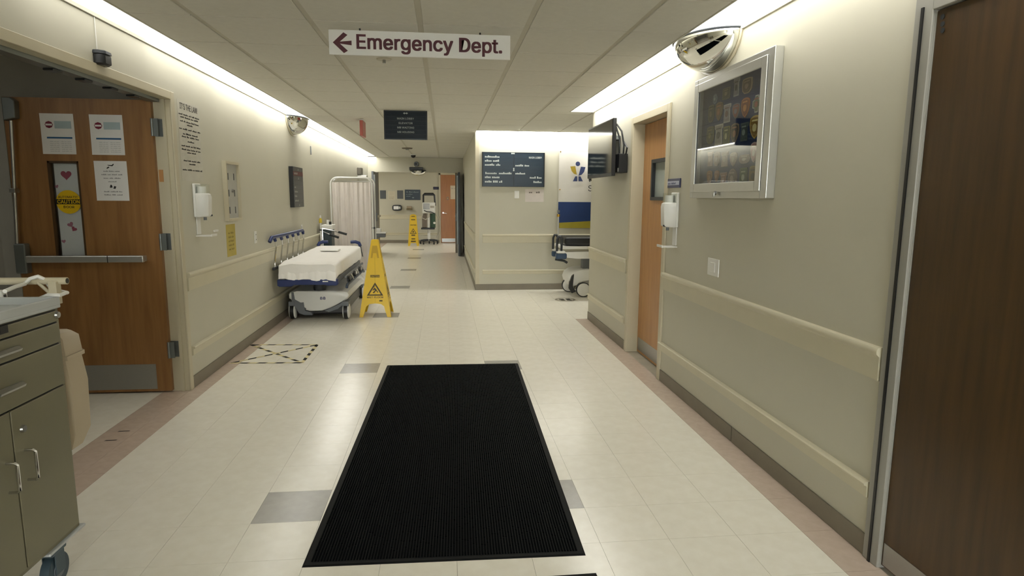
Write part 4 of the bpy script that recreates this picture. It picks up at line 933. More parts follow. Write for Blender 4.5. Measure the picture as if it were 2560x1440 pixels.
# cord lying over the cart
q = [px(u, v, 1, yy) for u, v, yy in ((12, 728, CYF-.18), (40, 716, CYF-.1), (62, 710, CYF+.01), (75, 697, CYF+.012), (95, 691, CYF+.016), (112, 699, CYF+.026))]
q += [Vector((hb-.03, CYF+.055, hz-.035)), Vector((hb+.02, CYF+.06, zt_+.045)), Vector((hb+.035, CYF+.03, zt_+.05))]
q += [px(150, 738, 2, zt_+.047), px(122, 737, 2, zt_+.046), px(100, 746, 2, zt_+.03), px(70, 752, 2, zt_+.017), px(30, 752, 2, zt_+.017)]
b = B(); b.tube([a.lerp(c, k/4) for a, c in zip(q, q[1:]) for k in range(4)]+[q[-1]], .007, 8)
b.build('power_cord', M_white, None, True, 'pale power cord looped over the cart push handle', cat='cord')
q = px(4, 752, 2, zt_+.02); t2 = thing('cord_plug', 'small white cord plug with dark prongs on the cart top', 'plug', (q.x, q.y, zt_+.012))
B().box(q.x-.02, q.x+.016, q.y-.02, q.y+.012, zt_+.012, zt_+.06, .005).build('plug_body', M_white, t2); B().box(q.x-.012, q.x+.017, q.y-.012, q.y+.004, zt_+.022, zt_+.045, .002).build('plug_face', M_black, t2)
# beige waste bin hung on the cart's far end
bx, by = px(178, 1000, 1, CYF+.09).x, CYF+.09
z0, z1 = px(190, 1110, 1, by).z, px(175, 828, 1, by).z
t = thing('waste_bin', 'beige plastic waste bin hung on the far end of the khaki cart', 'bin', (bx, by, z0))
x1b = px(204, 980, 1, by).x; x1t = px(185, 845, 1, by).x
b = B(); prof = ((z0, .72, x1b-.02), (z0+.06, .95, x1b-.002), (z0+.25, 1, x1b), (z1-.10, .97, x1b-.012), (z1-.10, 1.02, x1b-.004), (z1-.085, 1.02, x1b-.004))
b.rings([[(x, y, z) for x, y in ((CXB+.06, CYF+.006), (xr-.03, CYF+.006), (xr, CYF+.03), (xr, CYF+.14*k), (xr-.03, CYF+.17*k), (CXB+.09, CYF+.17*k), (CXB+.06, CYF+.14*k))] for z, k, xr in prof]); b.build('bin_body', M_beige, t, True)
b = B(); b.rings([[(x, y, z) for x, y in ((CXB+.06, CYF+.006), (xr-.03, CYF+.006), (xr, CYF+.03), (xr, CYF+.14*k), (xr-.03, CYF+.17*k), (CXB+.09, CYF+.17*k), (CXB+.06, CYF+.14*k))] for z, k, xr in ((z1-.085, 1, x1t-.002), (z1-.02, .95, x1t-.006), (z1, .8, x1t-.02))]); b.build('bin_lid', M_beige, t, True)
b = B(); b.box(CXB+.1, CXF-.05, CYF, CYF+.01, z1-.2, z1-.13); b.build('hanger_bracket', M_grey, t)
# ================================================================== stretchers
def stretcher(label, name='stretcher'):
    return thing(name, label, 'stretcher')
t = thing('stretcher', 'white-sheeted stretcher with blue rails standing along the wall', 'stretcher', (-1.53, 8.0, 0))
XM0, XM1, YF0, YH = -1.845, -1.205, 7.03, 9.12
ZM0, ZMT = .528, .715
# mattress in its sheet
b = B(); rs = []; n = 44; m = 60
for j in range(m+1):
    s = j/m; e = min(s, 1-s)*(YH-YF0); end = min(1, math.sqrt(max(0, 1-(1-min(1, e/.05))**2)))
    y = YF0+(YH-YF0)*s; hw = (XM1-XM0)/2*(.955+.045*end); top = ZMT+.028*s; h = (top-ZM0)/2; zc = (top+ZM0)/2
    r = []
    for i in range(n):
        a = 2*math.pi*i/n; ca, sa = math.cos(a), math.sin(a); p = .28
        x = hw*math.copysign(abs(ca)**p, ca); z = h*math.copysign(abs(sa)**p, sa)*(.8+.2*end)
        wr = .011*math.sin(26*x+15*y)*math.sin(7*x+3)+.007*math.sin(19*y-22*x+2) if s < .14 else .0025*math.sin(12*y+4*x)
        if z < 0: x *= 1.0-.012*math.sin(15*y)
        r.append(((XM0+XM1)/2+x+wr*.4*ca, y+wr*(1 if s < .08 else 0), zc+z+wr*(.6 if sa > 0 else .9)))
    rs.append(r)
b.rings(rs); b.build('sheeted_mattress', M_sheet, t, True)
b = B(); rs = []                                   # fold of the sheet hanging at the foot end
for j in range(40):
    s = j/39; x = XM0+.01+(XM1-XM0-.02)*s; f = .012*math.sin(s*26)+.008*math.sin(s*61+1)
    rs.append([(x, YF0+.016+f*.2, .64), (x, YF0-.012+f*.5, .58+.01*math.sin(s*9)), (x, YF0-.02+f, .535-.02*s+.008*math.sin(s*17)), (x, YF0+.01+f, .54-.02*s), (x, YF0+.03, .6)])
b.rings(rs); b.build('sheet_fold', M_sheet, t, True)
B().box(XM0+.02, XM1-.02, YF0+.08, YH, .46, .528, .006).build('deck_frame', M_grey, t)
frf = (Vector((0, YF0+.02, 0)), X, Z, -Y)
b = B(frf); xa, xb = -1.852, -1.195
b.prism([(xa, .525), (xa, .462), (xa+.02, .448), (xa+.15, .448), (xa+.18, .475), (xb-.15, .475), (xb-.12, .458), (xb-.02, .458), (xb, .47), (xb, .53)], -.05, .035, .006); b.build('foot_bumper', M_blue, t)
B(frf).box(-1.36, -1.3, .50, .513, .035, .04, .002).build('bumper_sticker', M_white, t)
for yy in (7.5, 8.55):
    b = B()
    for k in range(6): z = .31+k*.028; b.cyl((-1.49, yy, z), (-1.49, yy, z+.028), .072-.004*(k % 2), .068+.004*(k % 2), 20)
    b.build('lift_column', M_dark, t)
# base cover
frb = (Vector((0, 7.42, 0)), X, Z, -Y)
cov = [(-1.835, .30), (-1.82, .326), (-1.74, .338), (-1.24, .338), (-1.155, .322), (-1.13, .285), (-1.16, .235), (-1.26, .185), (-1.36, .13), (-1.46, .098), (-1.60, .095), (-1.655, .11), (-1.665, .18), (-1.69, .195), (-1.73, .185), (-1.76, .22), (-1.80, .235), (-1.835, .25)]
b = B(frb); b.prism(cov[::-1], -1.55, 0, .02); b.build('base_cover', M_white, t, True)
b = B(frb); b.disc(-1.47, .315, .0, .0, 0, 0, 3) if False else b.box(-1.56, -1.44, .3385, .3395, -.2, -.17); b.build('cover_slot', M_dark, t)
b = B(frb); b.text('88', -1.475, .235, .032, .003, width=.062, bold=.02); b.build('base_number', M_blue, t)
b = B(frb); b.prism([(-1.80, .325), (-1.775, .325), (-1.765, .24), (-1.70, .20), (-1.665, .205), (-1.655, .10), (-1.58, .085), (-1.57, .05), (-1.66, .05), (-1.72, .075), (-1.76, .14), (-1.80, .22)], -.06, .012, .004); b.build('base_bumper', M_grey, t)
b = B(frb); b.prism([(-1.43, .10), (-1.26, .175), (-1.2, .215), (-1.19, .19), (-1.27, .12), (-1.38, .085)], -.05, .006, .004); b.build('base_bumper', M_grey, t)
B().box(-1.78, -1.2, 7.46, 8.95, .05, .2, .02).build('base_underside', M_black, t)
b = B(); b.rings([[(-1.27+.14*k*math.cos(a), 8.75+.2*k*math.sin(a), z) for a in (2*math.pi*i/20 for i in range(20))] for z, k in ((.24, 1), (.30, 1), (.345, .8), (.37, .4), (.39, .12), (.41, .08))]); b.build('rear_cover', M_white, t, True)
def wheel(x, y, par, r=.098, cover=True):
    c = thing('caster', None, None, Vector((x, y, 0))-par.location); c.parent = par
    b = B(); b.cyl((x-.022, y, r), (x+.022, y, r), r, n=28); b.build('tyre', M_black, c, True)
    for s in (-1, 1):
        b = B(); b.rings([[(x+s*d, y+r*k*math.cos(a), r+r*k*math.sin(a)) for a in (2*math.pi*i/24 for i in range(24))] for d, k in ((.02, .93), (.034, .86), (.04, .6), (.041, .2))]); b.build('wheel_cover', M_white, c, True)
    b = B(); b.rings([[(x+a, y+q, z) for a, q in ((-.035, -.07), (.035, -.07), (.035, .09), (-.035, .09))] for z in (.16, .215)]); b.build('fork', M_grey, c)
for x, y in ((-1.175, 7.43), (-1.80, 7.47), (-1.2, 8.95), (-1.80, 8.95)): wheel(x, y, t)
# raised rail on the wall side
XRl = -1.868
ra, rb = px(679, 592, 0, XRl), px(756, 583, 0, XRl)
r_ = thing('raised_side_rail', None, None, Vector((XRl, (ra.y+rb.y)/2, .55))-t.location); r_.parent = t
zr_ = 1.0
b = B(); b.tube([(XRl-.01, ra.y-.05, zr_-.045), (XRl, ra.y-.02, zr_-.012), (XRl, ra.y, zr_), (XRl, rb.y, zr_), (XRl, rb.y+.04, zr_-.02)], .02, 10); b.build('blue_grip', M_blue, r_, True)
for k in range(6):
    yy = ra.y+.10+(rb.y-ra.y-.1)*k/5
    b = B(); b.tube([(XRl, yy, zr_-.01), (XRl+.006, yy+.03, zr_-.06), (XRl+.004, yy+.05, zr_-.11), (XRl, yy+.02, zr_-.17), (XRl, yy-.02, zr_-.24), (XRl, yy-.03, zr_-.33)], .009, 8); b.build('rail_spindle', M_chrome, r_, True)
    B().tube([(XRl, yy-.01, zr_+.002), (XRl+.004, yy+.025, zr_-.045)], .018, 8).build('spindle_socket', M_blue, r_, True)
B().box(XRl-.01, XRl+.012, ra.y, rb.y, .64, .672, .004).build('lower_bar', M_dark, r_)
# lowered rail on the aisle side
r_ = thing('lowered_side_rail', None, None, Vector((XM1+.03, 8.1, .35))-t.location); r_.parent = t
xq = XM1+.045
b = B(); b.box(xq-.012, xq+.012, 7.35, 8.85, .50, .525, .004); b.build('upper_bar', M_grey, r_)
b = B(); b.tube([(xq+.02, 7.28, .40), (xq+.02, 7.34, .425), (xq+.02, 8.75, .425), (xq+.02, 8.82, .40)], .017, 8); b.build('grip', mat('steel blue grip', '3E4A5C', .4), r_, True)
for k in range(6):
    y0 = 7.42+k*.24; b = B(); b.tube([(xq+.012, y0, .51), (xq+.02, y0+.06, .48), (xq+.024, y0+.13, .43)], .011, 8); b.build('rail_spindle', M_alum if k % 2 else M_dark, r_, True)
for k in range(3): B().box(xq-.02, xq+.01, 7.55+k*.5, 7.63+k*.5, .43, .5, .006).build('release_block', M_dark, r_)
# head end: blue corner bumpers, push handles, drop link
for x, s in ((-1.27, 1), (-1.77, -1)):
    b = B(); b.tube([(x-.09*s, YH+.05, .79), (x-.02*s, YH+.05, .792), (x+.03*s, YH+.04, .775), (x+.05*s, YH+.02, .735)], .024, 10); b.build('corner_bumper', M_blue, t, True)
b = B(); b.tube([(-1.215, YH+.02, .735), (-1.205, YH+.02, .66), (-1.19, YH+.02, .58)], .007, 8); b.build('drop_link', M_dark, t, True)
for (u0, v0), (u1, v1), (um, vm) in (((806, 571), (867, 586), (846, 580)), ((806, 578), (847, 594), (824, 586))):
    yh = YH+.18; p0, p1, pm = (px(a, c, 1, yh) for a, c in ((u0, v0), (u1, v1), (um, vm)))
    h_ = thing('push_handle', None, None, Vector(p0)-t.location); h_.parent = t
    B().tube([(p0.x, YH+.0, .56), (p0.x, yh, .7), tuple(p0), tuple(pm)], .010, 8).build('handle_tube', M_chrome, h_, True)
    B().cyl(tuple(pm), tuple(p1), .017, n=12).build('handle_grip', M_black, h_, True)
# folded pad on the mattress
q = px(829, 627, 2, .736); B().box(q.x-.13, q.x+.1, q.y-.09, q.y+.09, .737, .757, .008).build('folded_pad', M_white, None, label='folded white pad lying on the sheeted stretcher', cat='pad')
# ---- equipment cart behind the stretcher
ye = 9.62
def eq(u, v): return px(u, v, 1, ye)
x0, x1 = max(eq(806, 590).x, XL+.05), eq(829, 590).x
t = thing('equipment_cart', 'dark teal equipment cart with white top behind the stretcher head', 'cart', ((x0+x1)/2, ye+.12, 0))
B().box(x0, x1, ye, ye+.25, .1, eq(815, 574).z, .01).build('cart_body', M_teal, t)
B().box(x0-.01, x1+.02, ye-.03, ye+.27, eq(815, 574).z, eq(815, 562).z, .012).build('cart_top', M_white, t)
px0 = x0-.012; B().cyl((px0, ye-.04, .06), (px0, ye-.04, eq(801, 557).z), .012).build('pole', M_white, t, True)
B().box(px0-.02, px0+.04, ye-.05, ye+.02, .5, .53, .003).build('pole_clamp', M_black, t)
B().cyl((px0+.0, ye-.04, eq(801, 576).z), (px0+.0, ye-.04, eq(801, 573).z), .02).build('pole_knob', M_black, t)
for x in (x0+.03, x1-.03):
    for y in (ye+.03, ye+.22): B().cyl((x-.015, y, .05), (x+.015, y, .05), .05, n=16).build('caster', M_black, t, True)
zb_ = eq(801, 557).z; t = thing('spray_bottle', 'yellow bottle with white cap standing behind the stretcher head', 'bottle', (px0, ye-.04, zb_))
b = B(); b.rings([[(px0+.024*k*math.cos(a), ye-.04+.024*k*math.sin(a), zb_+z) for a in (2*math.pi*i/16 for i in range(16))] for z, k in ((0, .95), (.005, 1), (.05, 1), (.065, .6), (.075, .42))]); b.build('bottle_body', mat('yellow bottle plastic', 'C9B23A', .35), t, True)
B().cyl((px0, ye-.04, zb_+.075), (px0, ye-.04, zb_+.115), .012, .009).build('bottle_cap', M_white, t, True)
q = eq(822, 556); t = thing('cup', 'small clear jar with black lid on the white cart top', 'jar', (q.x, ye+.05, eq(815, 562).z))
zc_ = eq(815, 562).z+.002; B().cyl((q.x-.02, ye+.05, zc_), (q.x-.02, ye+.05, zc_+.07), .025).build('jar_body', M_white, t, True); B().cyl((q.x+.012, ye+.04, zc_), (q.x+.012, ye+.04, zc_+.045), .02).build('jar_lid', M_black, t, True)
# ---- folding privacy screen
ysn = 10.45
def sp(u, v): return px(u, v, 1, ysn)
x0, x1 = max(sp(829, 550).x, XL+.03), sp(934, 550).x; zt_ = sp(880, 444).z
t = thing('privacy_screen', 'white folding privacy screen with pleated curtain behind the stretcher', 'screen', ((x0+x1)/2, ysn, 0))
def scr(yy, xa, xb, dy, nm):
    r = .11
    def at(s, z): return (xa+(xb-xa)*s, yy+dy*s, z)
    b = B(); wd = math.hypot(xb-xa, dy); k = r/wd
    pts = [at(0, .02)]+[at(0, zt_-r)]+[at(k*(1-math.cos(a)), zt_-r+r*math.sin(a)) for a in (math.pi/2*i/6 for i in range(1, 7))]+[at(1-k*(1-math.sin(a)), zt_-r+r*math.cos(a)) for a in (math.pi/2*i/6 for i in range(0, 7))]+[at(1, .02)]
    b.tube(pts, .0125, 8); b.build('screen_frame', M_white, t, True)
    B().tube([at(.02, zt_-.06), at(.98, zt_-.06)], .006, 6).build('curtain_rod', M_chrome, t, True)
    B().tube([at(.02, .22), at(.98, .22)], .006, 6).build('curtain_rod', M_chrome, t, True)
    b = B(); n = 110; lo, hi = [], []
    rnd = random.Random(nm); ph = [rnd.uniform(0, 6.28) for _ in range(4)]
    for side in (0, 1):
        for z, L_ in ((.22, lo), (zt_-.075, hi)):
            for i in range(n+1):
                s = .03+.94*i/n; amp = .014 if z < 1 else .010
                d = amp*(math.sin(s*55+ph[0])+.6*math.sin(s*31+ph[1])+.3*math.sin(s*97+ph[2]))
                q = at(s, z); L_.append(b.bm.verts.new((q[0], q[1]+d+(.003 if side else 0), q[2])))
    for i in range(n): b.bm.faces.new([lo[i], lo[i+1], hi[i+1], hi[i]]); b.bm.faces.new([lo[n+1+i], hi[n+1+i], hi[n+2+i], lo[n+2+i]])
    b.build('curtain', M_curt, t, True)
    for s in (0, 1):
        q = at(s, .02); B().box(q[0]-.02, q[0]+.02, q[1]-.16, q[1]+.16, 0, .025, .004).build('foot', M_white, t)
scr(ysn, x0, x1-.015, 0, 1); scr(ysn+.05, x0+.03, x1+.01, .10, 2)
B().box(x1-.03, x1+.02, ysn-.01, ysn+.06, sp(934, 572).z, sp(934, 568).z, .003).build('screen_hinge', M_dark, t)
# ---- white wall dispenser near the left far door leaf
q = px(954, 583, 1, YD-1.05); t = thing('glove_holder', 'grey and white wall shelf at the edge of the open double door', 'shelf', (q.x-.1, YD-1.1, q.z))
B().box(q.x-.13, q.x+.10, YD-1.22, YD-1.02, q.z-.09, q.z+.0, .01).build('shelf_body', M_grey, t); B().box(q.x-.14, q.x+.12, YD-1.24, YD-1.01, q.z+.0, q.z+.03, .01).build('shelf_top', M_white, t); B().box(q.x-.12, q.x-.0, YD-1.2, YD-1.05, q.z+.03, q.z+.12, .02).build('white_box', M_white, t)
# ================================================================== wet floor signs
yw = px(937, 794, 2, 0).y; A0, A1 = px(899, 792, 1, yw), px(979, 792, 1, yw)
cxw = (A0.x+A1.x)/2-.005; hw0 = (A1.x-A0.x)/2; ZTP = px(937, 600, 1, yw+hw0).z
t = thing('wet_floor_cone', 'tall yellow four-sided wet floor cone beside the stretcher', 'floor sign', (cxw, yw+hw0, 0))
cyw = yw+hw0; hwt = .042
def hwz(z): return hw0+(hwt-hw0)*z/ZTP
for k in range(4):
    a = k*math.pi/2; U = Vector((math.cos(a), math.sin(a), 0)); Nn = Vector((math.sin(a), -math.cos(a), 0))
    sl = math.atan2(hw0-hwt, ZTP); Vv = (Z*math.cos(sl)-Nn*math.sin(sl)); Nf = (Nn*math.cos(sl)+Z*math.sin(sl)); Ls = ZTP/math.cos(sl)
    fr = (Vector((cxw, cyw, 0))+Nn*hw0, U, Vv, Nf)
    w_ = lambda s: hw0+(hwt-hw0)*s/Ls
    arch = .165; lg = .062
    pts = [(-w_(0)+.004, .004), (-w_(0)+lg*.75, .004), (-w_(.05)+lg, .08), (-w_(.1)+lg+.006, .135), (-w_(.15)+lg+.035, arch-.002), (0, arch+.006), (w_(.15)-lg-.035, arch-.002), (w_(.1)-lg-.006, .135), (w_(.05)-lg, .08), (w_(0)-lg*.75, .004), (w_(0)-.004, .004), (w_(Ls), Ls), (-w_(Ls), Ls)]
    fc = B(fr).prism(pts, -.006, 0).build('cone_face', M_yel, t)
    B(fr).box(-.001, .001, arch+.01, Ls*.78, 0, .0008).build('fold_line', mat('dark yellow', '9C8216', .5), fc)
    b = B(fr); zc_ = .50
    b.box(-.055, .055, zc_-.013, zc_+.015, .0008, .0016); 
    tri = [(-.098, .265), (.098, .265), (0, .425)]; ti = [(-.068, .28), (.068, .28), (0, .392)]
    for i in range(3): j = (i+1) % 3; b.face([(*tri[i], .0012), (*tri[j], .0012), (*ti[j], .0012), (*ti[i], .0012)])
    b.prism([(-.03, .30), (-.012, .295), (.012, .325), (.03, .30), (.038, .305), (.014, .345), (-.004, .362), (-.018, .352), (-.03, .33), (-.022, .325), (-.01, .338), (-.002, .33)], .0008, .0016)
    b.disc(-.012, .372, .008, .008, .0008, .0016, 10); b.text('WET FLOOR', 0, .235, .020, .0016, width=.195, align='CENTER', bold=.02)
    b.box(.05, .088, .195, .21, .0008, .0014)
    b.build('warning_print', M_yelink, fc)
    B(fr).text('CAUTION', 0, zc_-.008, .017, .002, width=.098, align='CENTER', bold=.01).build('caution_word', M_yel, fc)
    b = B(fr); b.prism([(-.05, .72), (-.03, .72), (-.02, .78), (.02, .78), (.03, .72), (.05, .72), (.028, .87), (-.028, .87)], .0006, .003); b.build('grip_recess', mat('deeper yellow', 'BE9A12', .45), fc)
b = B(); b.rings([[(cxw+s*h_, cyw+c*h_, z) for s, c in ((-1, -1), (1, -1), (1, 1), (-1, 1))] for z, h_ in ((ZTP-.005, hwt), (ZTP+.008, hwt*.8))]); b.build('cone_cap', M_yel, t)
# far A-frame sign
ya_ = px(1033, 615, 2, 0).y
def af(u, v): return px(u, v, 1, ya_)
x0, x1, zt_ = af(1020, 614).x, af(1047, 614).x, af(1033, 537).z; cxa = (x0+x1)/2; hw0, hwt = (x1-x0)/2, (af(1041, 540).x-af(1025, 540).x)/2
t = thing('wet_floor_sign', 'yellow folding A-frame wet floor sign in the cross hall', 'floor sign', (cxa, ya_+.12, 0))
for k, s in ((0, -1), (1, 1)):
    sl = math.atan2(.12, zt_); Nn = Vector((0, s, 0)); Vv = Z*math.cos(sl)-Nn*math.sin(sl); Nf = Nn*math.cos(sl)+Z*math.sin(sl); U = X if s < 0 else -X
    fr = (Vector((cxa, ya_+.12, 0))+Nn*.13, U, Vv, Nf); Ls = zt_/math.cos(sl); w_ = lambda q: hw0+(hwt-hw0)*q/Ls
    fc = B(fr).prism([(-w_(0), 0), (-w_(0)+.05, 0), (-w_(.1)+.07, .09), (w_(.1)-.07, .09), (w_(0)-.05, 0), (w_(0), 0), (w_(Ls), Ls-.02), (w_(Ls)-.03, Ls), (-w_(Ls)+.03, Ls), (-w_(Ls), Ls-.02)], -.012, 0).build('sign_board', M_yel, t)
    b = B(fr); b.text('CAUTION', 0, .60, .035, .002, width=.17, align='CENTER', bold=.02); b.box(-.06, .06, .76, .785, .0005, .002); b.box(-.05, .05, .86, .88, .0005, .002)
    tri = [(-.1, .36), (.1, .36), (0, .52)]; ti = [(-.07, .378), (.07, .378), (0, .488)]
    for i in range(3): j = (i+1) % 3; b.face([(*tri[i], .0015), (*tri[j], .0015), (*ti[j], .0015), (*ti[i], .0015)])
    b.prism([(-.03, .39), (.0, .40), (.03, .39), (.012, .44), (-.012, .45)], .001, .002); b.box(-.055, .055, .30, .335, .0005, .002); b.box(-.055, .055, .195, .225, .0005, .002); b.box(-.07, .07, .02+.1, .155, .0005, .002); b.build('warning_print', M_yelink, fc)
B().box(cxa-.05, cxa+.05, ya_+.10, ya_+.14, zt_-.01, zt_+.012, .006).build('carry_handle', M_yel, t)
# ================================================================== cross hall wall and equipment
fr = (Vector((0, YF, 0)), X, Z, -Y)
def fp(u0, v0, u1, v1): a, c = far(u0, v0), far(u1, v1); return a.x, c.x, c.z, a.z
for q, lab in (((950, 476, 965, 497), 'grey wall plaque next to the double door frame on the cross hall wall'), ((993, 476, 1008, 497), 'grey wall plaque next to the navy sign on the cross hall wall')):
    a0, a1, b0, b1 = fp(*q); o = thing('wall_plaque', lab, 'plaque', ((a0+a1)/2, YF, b0)); B(fr).box(a0, a1, b0, b1, 0, .012, .003).build('plaque_plate', mat('slate plaque', '4E5257', .5), o); B(fr).box(a0+.01, a1-.01, b0+.01, b1-.01, .012, .014).build('plaque_face', mat('slate plaque face', '565A5E', .45), o)
a0, a1, b0, b1 = fp(970, 478, 988, 500); o = sheet('wall_notice', fr, a0, a1, b0, b1, 'pale notice between the two grey plaques on the cross hall wall', 'notice', mat('cream paper', 'CFC7B2', .8)); B(fr).scrawl(a0+.03, b0+.08, a1-a0-.06, .02, .002, 3, 1).scrawl(a0+.04, b0+.04, a1-a0-.08, .02, .002, 2, 2).build('notice_print', mat('tan print', 'A89E88', .8), o)
a0, a1, b0, b1 = fp(1012, 474, 1051, 500); o = thing('wall_directory', 'navy directory sign on the cross hall wall', 'sign', ((a0+a1)/2, YF, b0)); B(fr).box(a0, a1, b0, b1, 0, .02, .003).build('sign_back', M_navy, o)
b = B(fr); b.scrawl(a0+.04, b1-.085, a1-a0-.09, .03, .0206, 3, 3); b.scrawl(a0+.04, b1-.15, .2, .025, .0206, 2, 4); b.scrawl(a0+.04, b1-.21, .13, .025, .0206, 1, 5); b.prism([(a0+.21, b0+.07), (a0+.25, b0+.05), (a0+.29, b0+.07), (a0+.25, b0+.09)], .02, .022); b.build('sign_lettering', mat('dim lettering', '8D9A9A', .5), o)
a0, a1, b0, b1 = fp(1083, 467, 1098, 474); o = thing('room_sign', 'small dark navy room sign beside the orange-brown door', 'sign', ((a0+a1)/2, YF, b0)); B(fr).box(a0, a1, b0, b1, 0, .012, .003).build('sign_plate', mat('violet black plastic', '1F1E35', .4), o); B(fr).scrawl(a0+.03, b0+.03, .09, .03, .0126, 1, 2).build('sign_print', mat('violet print', '4A4866', .5), o)
a0, a1, b0, b1 = fp(981, 512, 1005, 527); o = thing('towel_dispenser', 'oval dark and chrome dispenser on the cross hall wall', 'dispenser', ((a0+a1)/2, YF, b0)); cxd, czd = (a0+a1)/2, (b0+b1)/2
B(fr).prism([(cxd+(a1-a0)/2*math.copysign(abs(math.cos(q))**.5, math.cos(q)), czd+(b1-b0)/2*math.copysign(abs(math.sin(q))**.6, math.sin(q))) for q in (2*math.pi*i/28 for i in range(28))], 0, .12, .02).build('dispenser_body', M_dark, o, True)
B(fr).box(cxd-.10, cxd+.05, czd-.045, czd+.055, .12, .128, .006).build('dispenser_window', mat('white gloss', 'F0F0F0', .15), o); B(fr).box(cxd+.055, cxd+.11, czd-.03, czd+.04, .12, .126, .006).build('dispenser_panel', M_alum, o)
a0, a1, b0, b1 = fp(1016, 510, 1031, 525); o = thing('wall_shelf', 'small wall tray with papers under the navy sign in the cross hall', 'tray', ((a0+a1)/2, YF, b0)); B(fr).box(a0, a1, b0, b0+.05, 0, .1, .004).build('tray', mat('olive brown plastic', '6B5F40', .5), o); B(fr).box(a0+.01, a1-.02, b0+.05, b0+.12, .02, .08, .01).build('contents', mat('tan cloth', 'A8977F', .7), o)
a0, a1, b0, b1 = fp(1126, 464, 1137, 498); fr6 = (Vector((0, YF-.03, 0)), X, Z, -Y); o = sheet('door_paper', fr6, a0, a1+.08, b0, b1, 'tall white paper on the orange-brown door', 'paper', mat('warm paper', 'CDBFA8', .8))
B(fr6).scrawl(a0+.03, b1-.1, .12, .02, .0022, 2, 3).build('paper_print', M_inkg, o)
q = far(1119, 496); o = thing('door_number', 'small blue door emblem on the orange-brown door', 'emblem', (q.x, YF-.03, q.z)); B(fr6).disc(q.x, q.z, .03, .05, 0, .004, 16).build('emblem_plate', mat('blue grey plate', '6A6878', .5), o); B(fr6).disc(q.x, q.z, .015, .03, .004, .006, 12).build('emblem_mark', M_brass, o)
# mobile medical device
yv = 19.15
def mv(u, v, d=0): return px(u, v, 1, yv+d)
cxv = mv(1072, 560).x
t = thing('ventilator_stand', 'white medical monitor on a wheeled column beside the orange-brown door', 'medical device', (cxv, yv, 0))
zb_ = .09
for k in range(5):
    a = 2*math.pi*k/5+.3; x, y = cxv+.27*math.cos(a), yv+.22*math.sin(a)
    b = B(); b.tube([(cxv, yv, .13), (cxv+.16*math.cos(a), yv+.14*math.sin(a), .12), (x, y, .10)], .028, 8); b.build('base_leg', M_dark, t, True)
    B().cyl((x-.02, y, .045), (x+.02, y, .045), .045, n=16).build('caster', M_black, t, True)
B().cyl((cxv, yv, .1), (cxv, yv, .98), .045, n=16).build('column', M_white, t, True)
B().box(cxv-.23, cxv+.18, yv-.14, yv+.12, mv(1070, 573).z, mv(1070, 569).z, .01).build('shelf', M_black, t)
zz = mv(1070, 569).z
B().cyl((cxv+.12, yv+.02, zz), (cxv+.12, yv+.02, .97), .085, n=20).build('gas_cylinder', mat('green cylinder', '35503F', .4), t, True)
B().box(cxv-.2, cxv-.06, yv-.05, yv+.1, zz, .93, .02).build('side_unit', mat('taupe plastic', '756A5D', .5), t)
zs0, zs1 = mv(1070, 533).z, mv(1070, 506).z; xs0, xs1 = mv(1056, 520).x, mv(1088, 520).x
sc = B().box(xs0, xs1, yv-.13, yv+.12, zs0, zs1, .02).build('monitor', M_white, t)
B().box(xs0+.03, xs0+.22, yv-.135, yv-.13, zs0+.12, zs1-.03, .002).build('monitor_screen', mat('grey screen', '84827A', .2), sc)
B().box(xs0+.24, xs1-.03, yv-.134, yv-.13, zs0+.16, zs1-.1, .002).build('control_panel', mat('warm grey panel', 'A39B8E', .4), sc)
b = B(); b.tube([(xs0+.05, yv-.16, zs0+.09), (xs0+.14, yv-.18, zs0+.05), (xs0+.26, yv-.17, zs0+.04), (xs1-.02, yv-.15, zs0+.0)], .014, 8); b.build('breathing_hose', M_dark, t, True)
b = B(); b.tube([(xs0+.02, yv-.15, zs0-.0), (xs0-.02, yv-.16, zs0-.13), (xs0+.1, yv-.17, zs0-.19), (xs0+.2, yv-.16, zs0-.1), (xs0+.22, yv-.15, zs0+.0)], .016, 8); b.build('clear_hose', mat('milky hose', 'B9B3A6', .4), t, True)
b = B(); zk = mv(1070, 484).z; xk0, xk1 = mv(1058, 500).x, mv(1086, 500).x
b.tube([(xk0, yv+.13, zs1-.05), (xk0, yv+.13, zk-.04), (xk0+.04, yv+.13, zk), (xk1-.04, yv+.13, zk), (xk1, yv+.13, zk-.04), (xk1+.02, yv+.13, zs1-.1)], .026, 8); b.build('carry_frame', M_black, t, True)
B().box(xk0+.02, xk1-.02, yv+.12, yv+.14, zk-.06, zk-.0, .01).build('frame_panel', M_black, t)
q = mv(1086, 557); b = B(); b.cyl((q.x, yv-.1, q.z), (q.x, yv-.07, q.z), .035, n=16); b.build('gauge', M_white, t, True)
b = B(); b.tube([(xs1, yv, zs0), (xs1+.12, yv-.02, .75), (xs1+.15, yv-.03, .45), (xs1+.1, yv-.02, .3), (xs1+.02, yv, .2)], .012, 8); b.build('drain_tube', mat('milky hose', 'B9B3A6', .4), t, True)
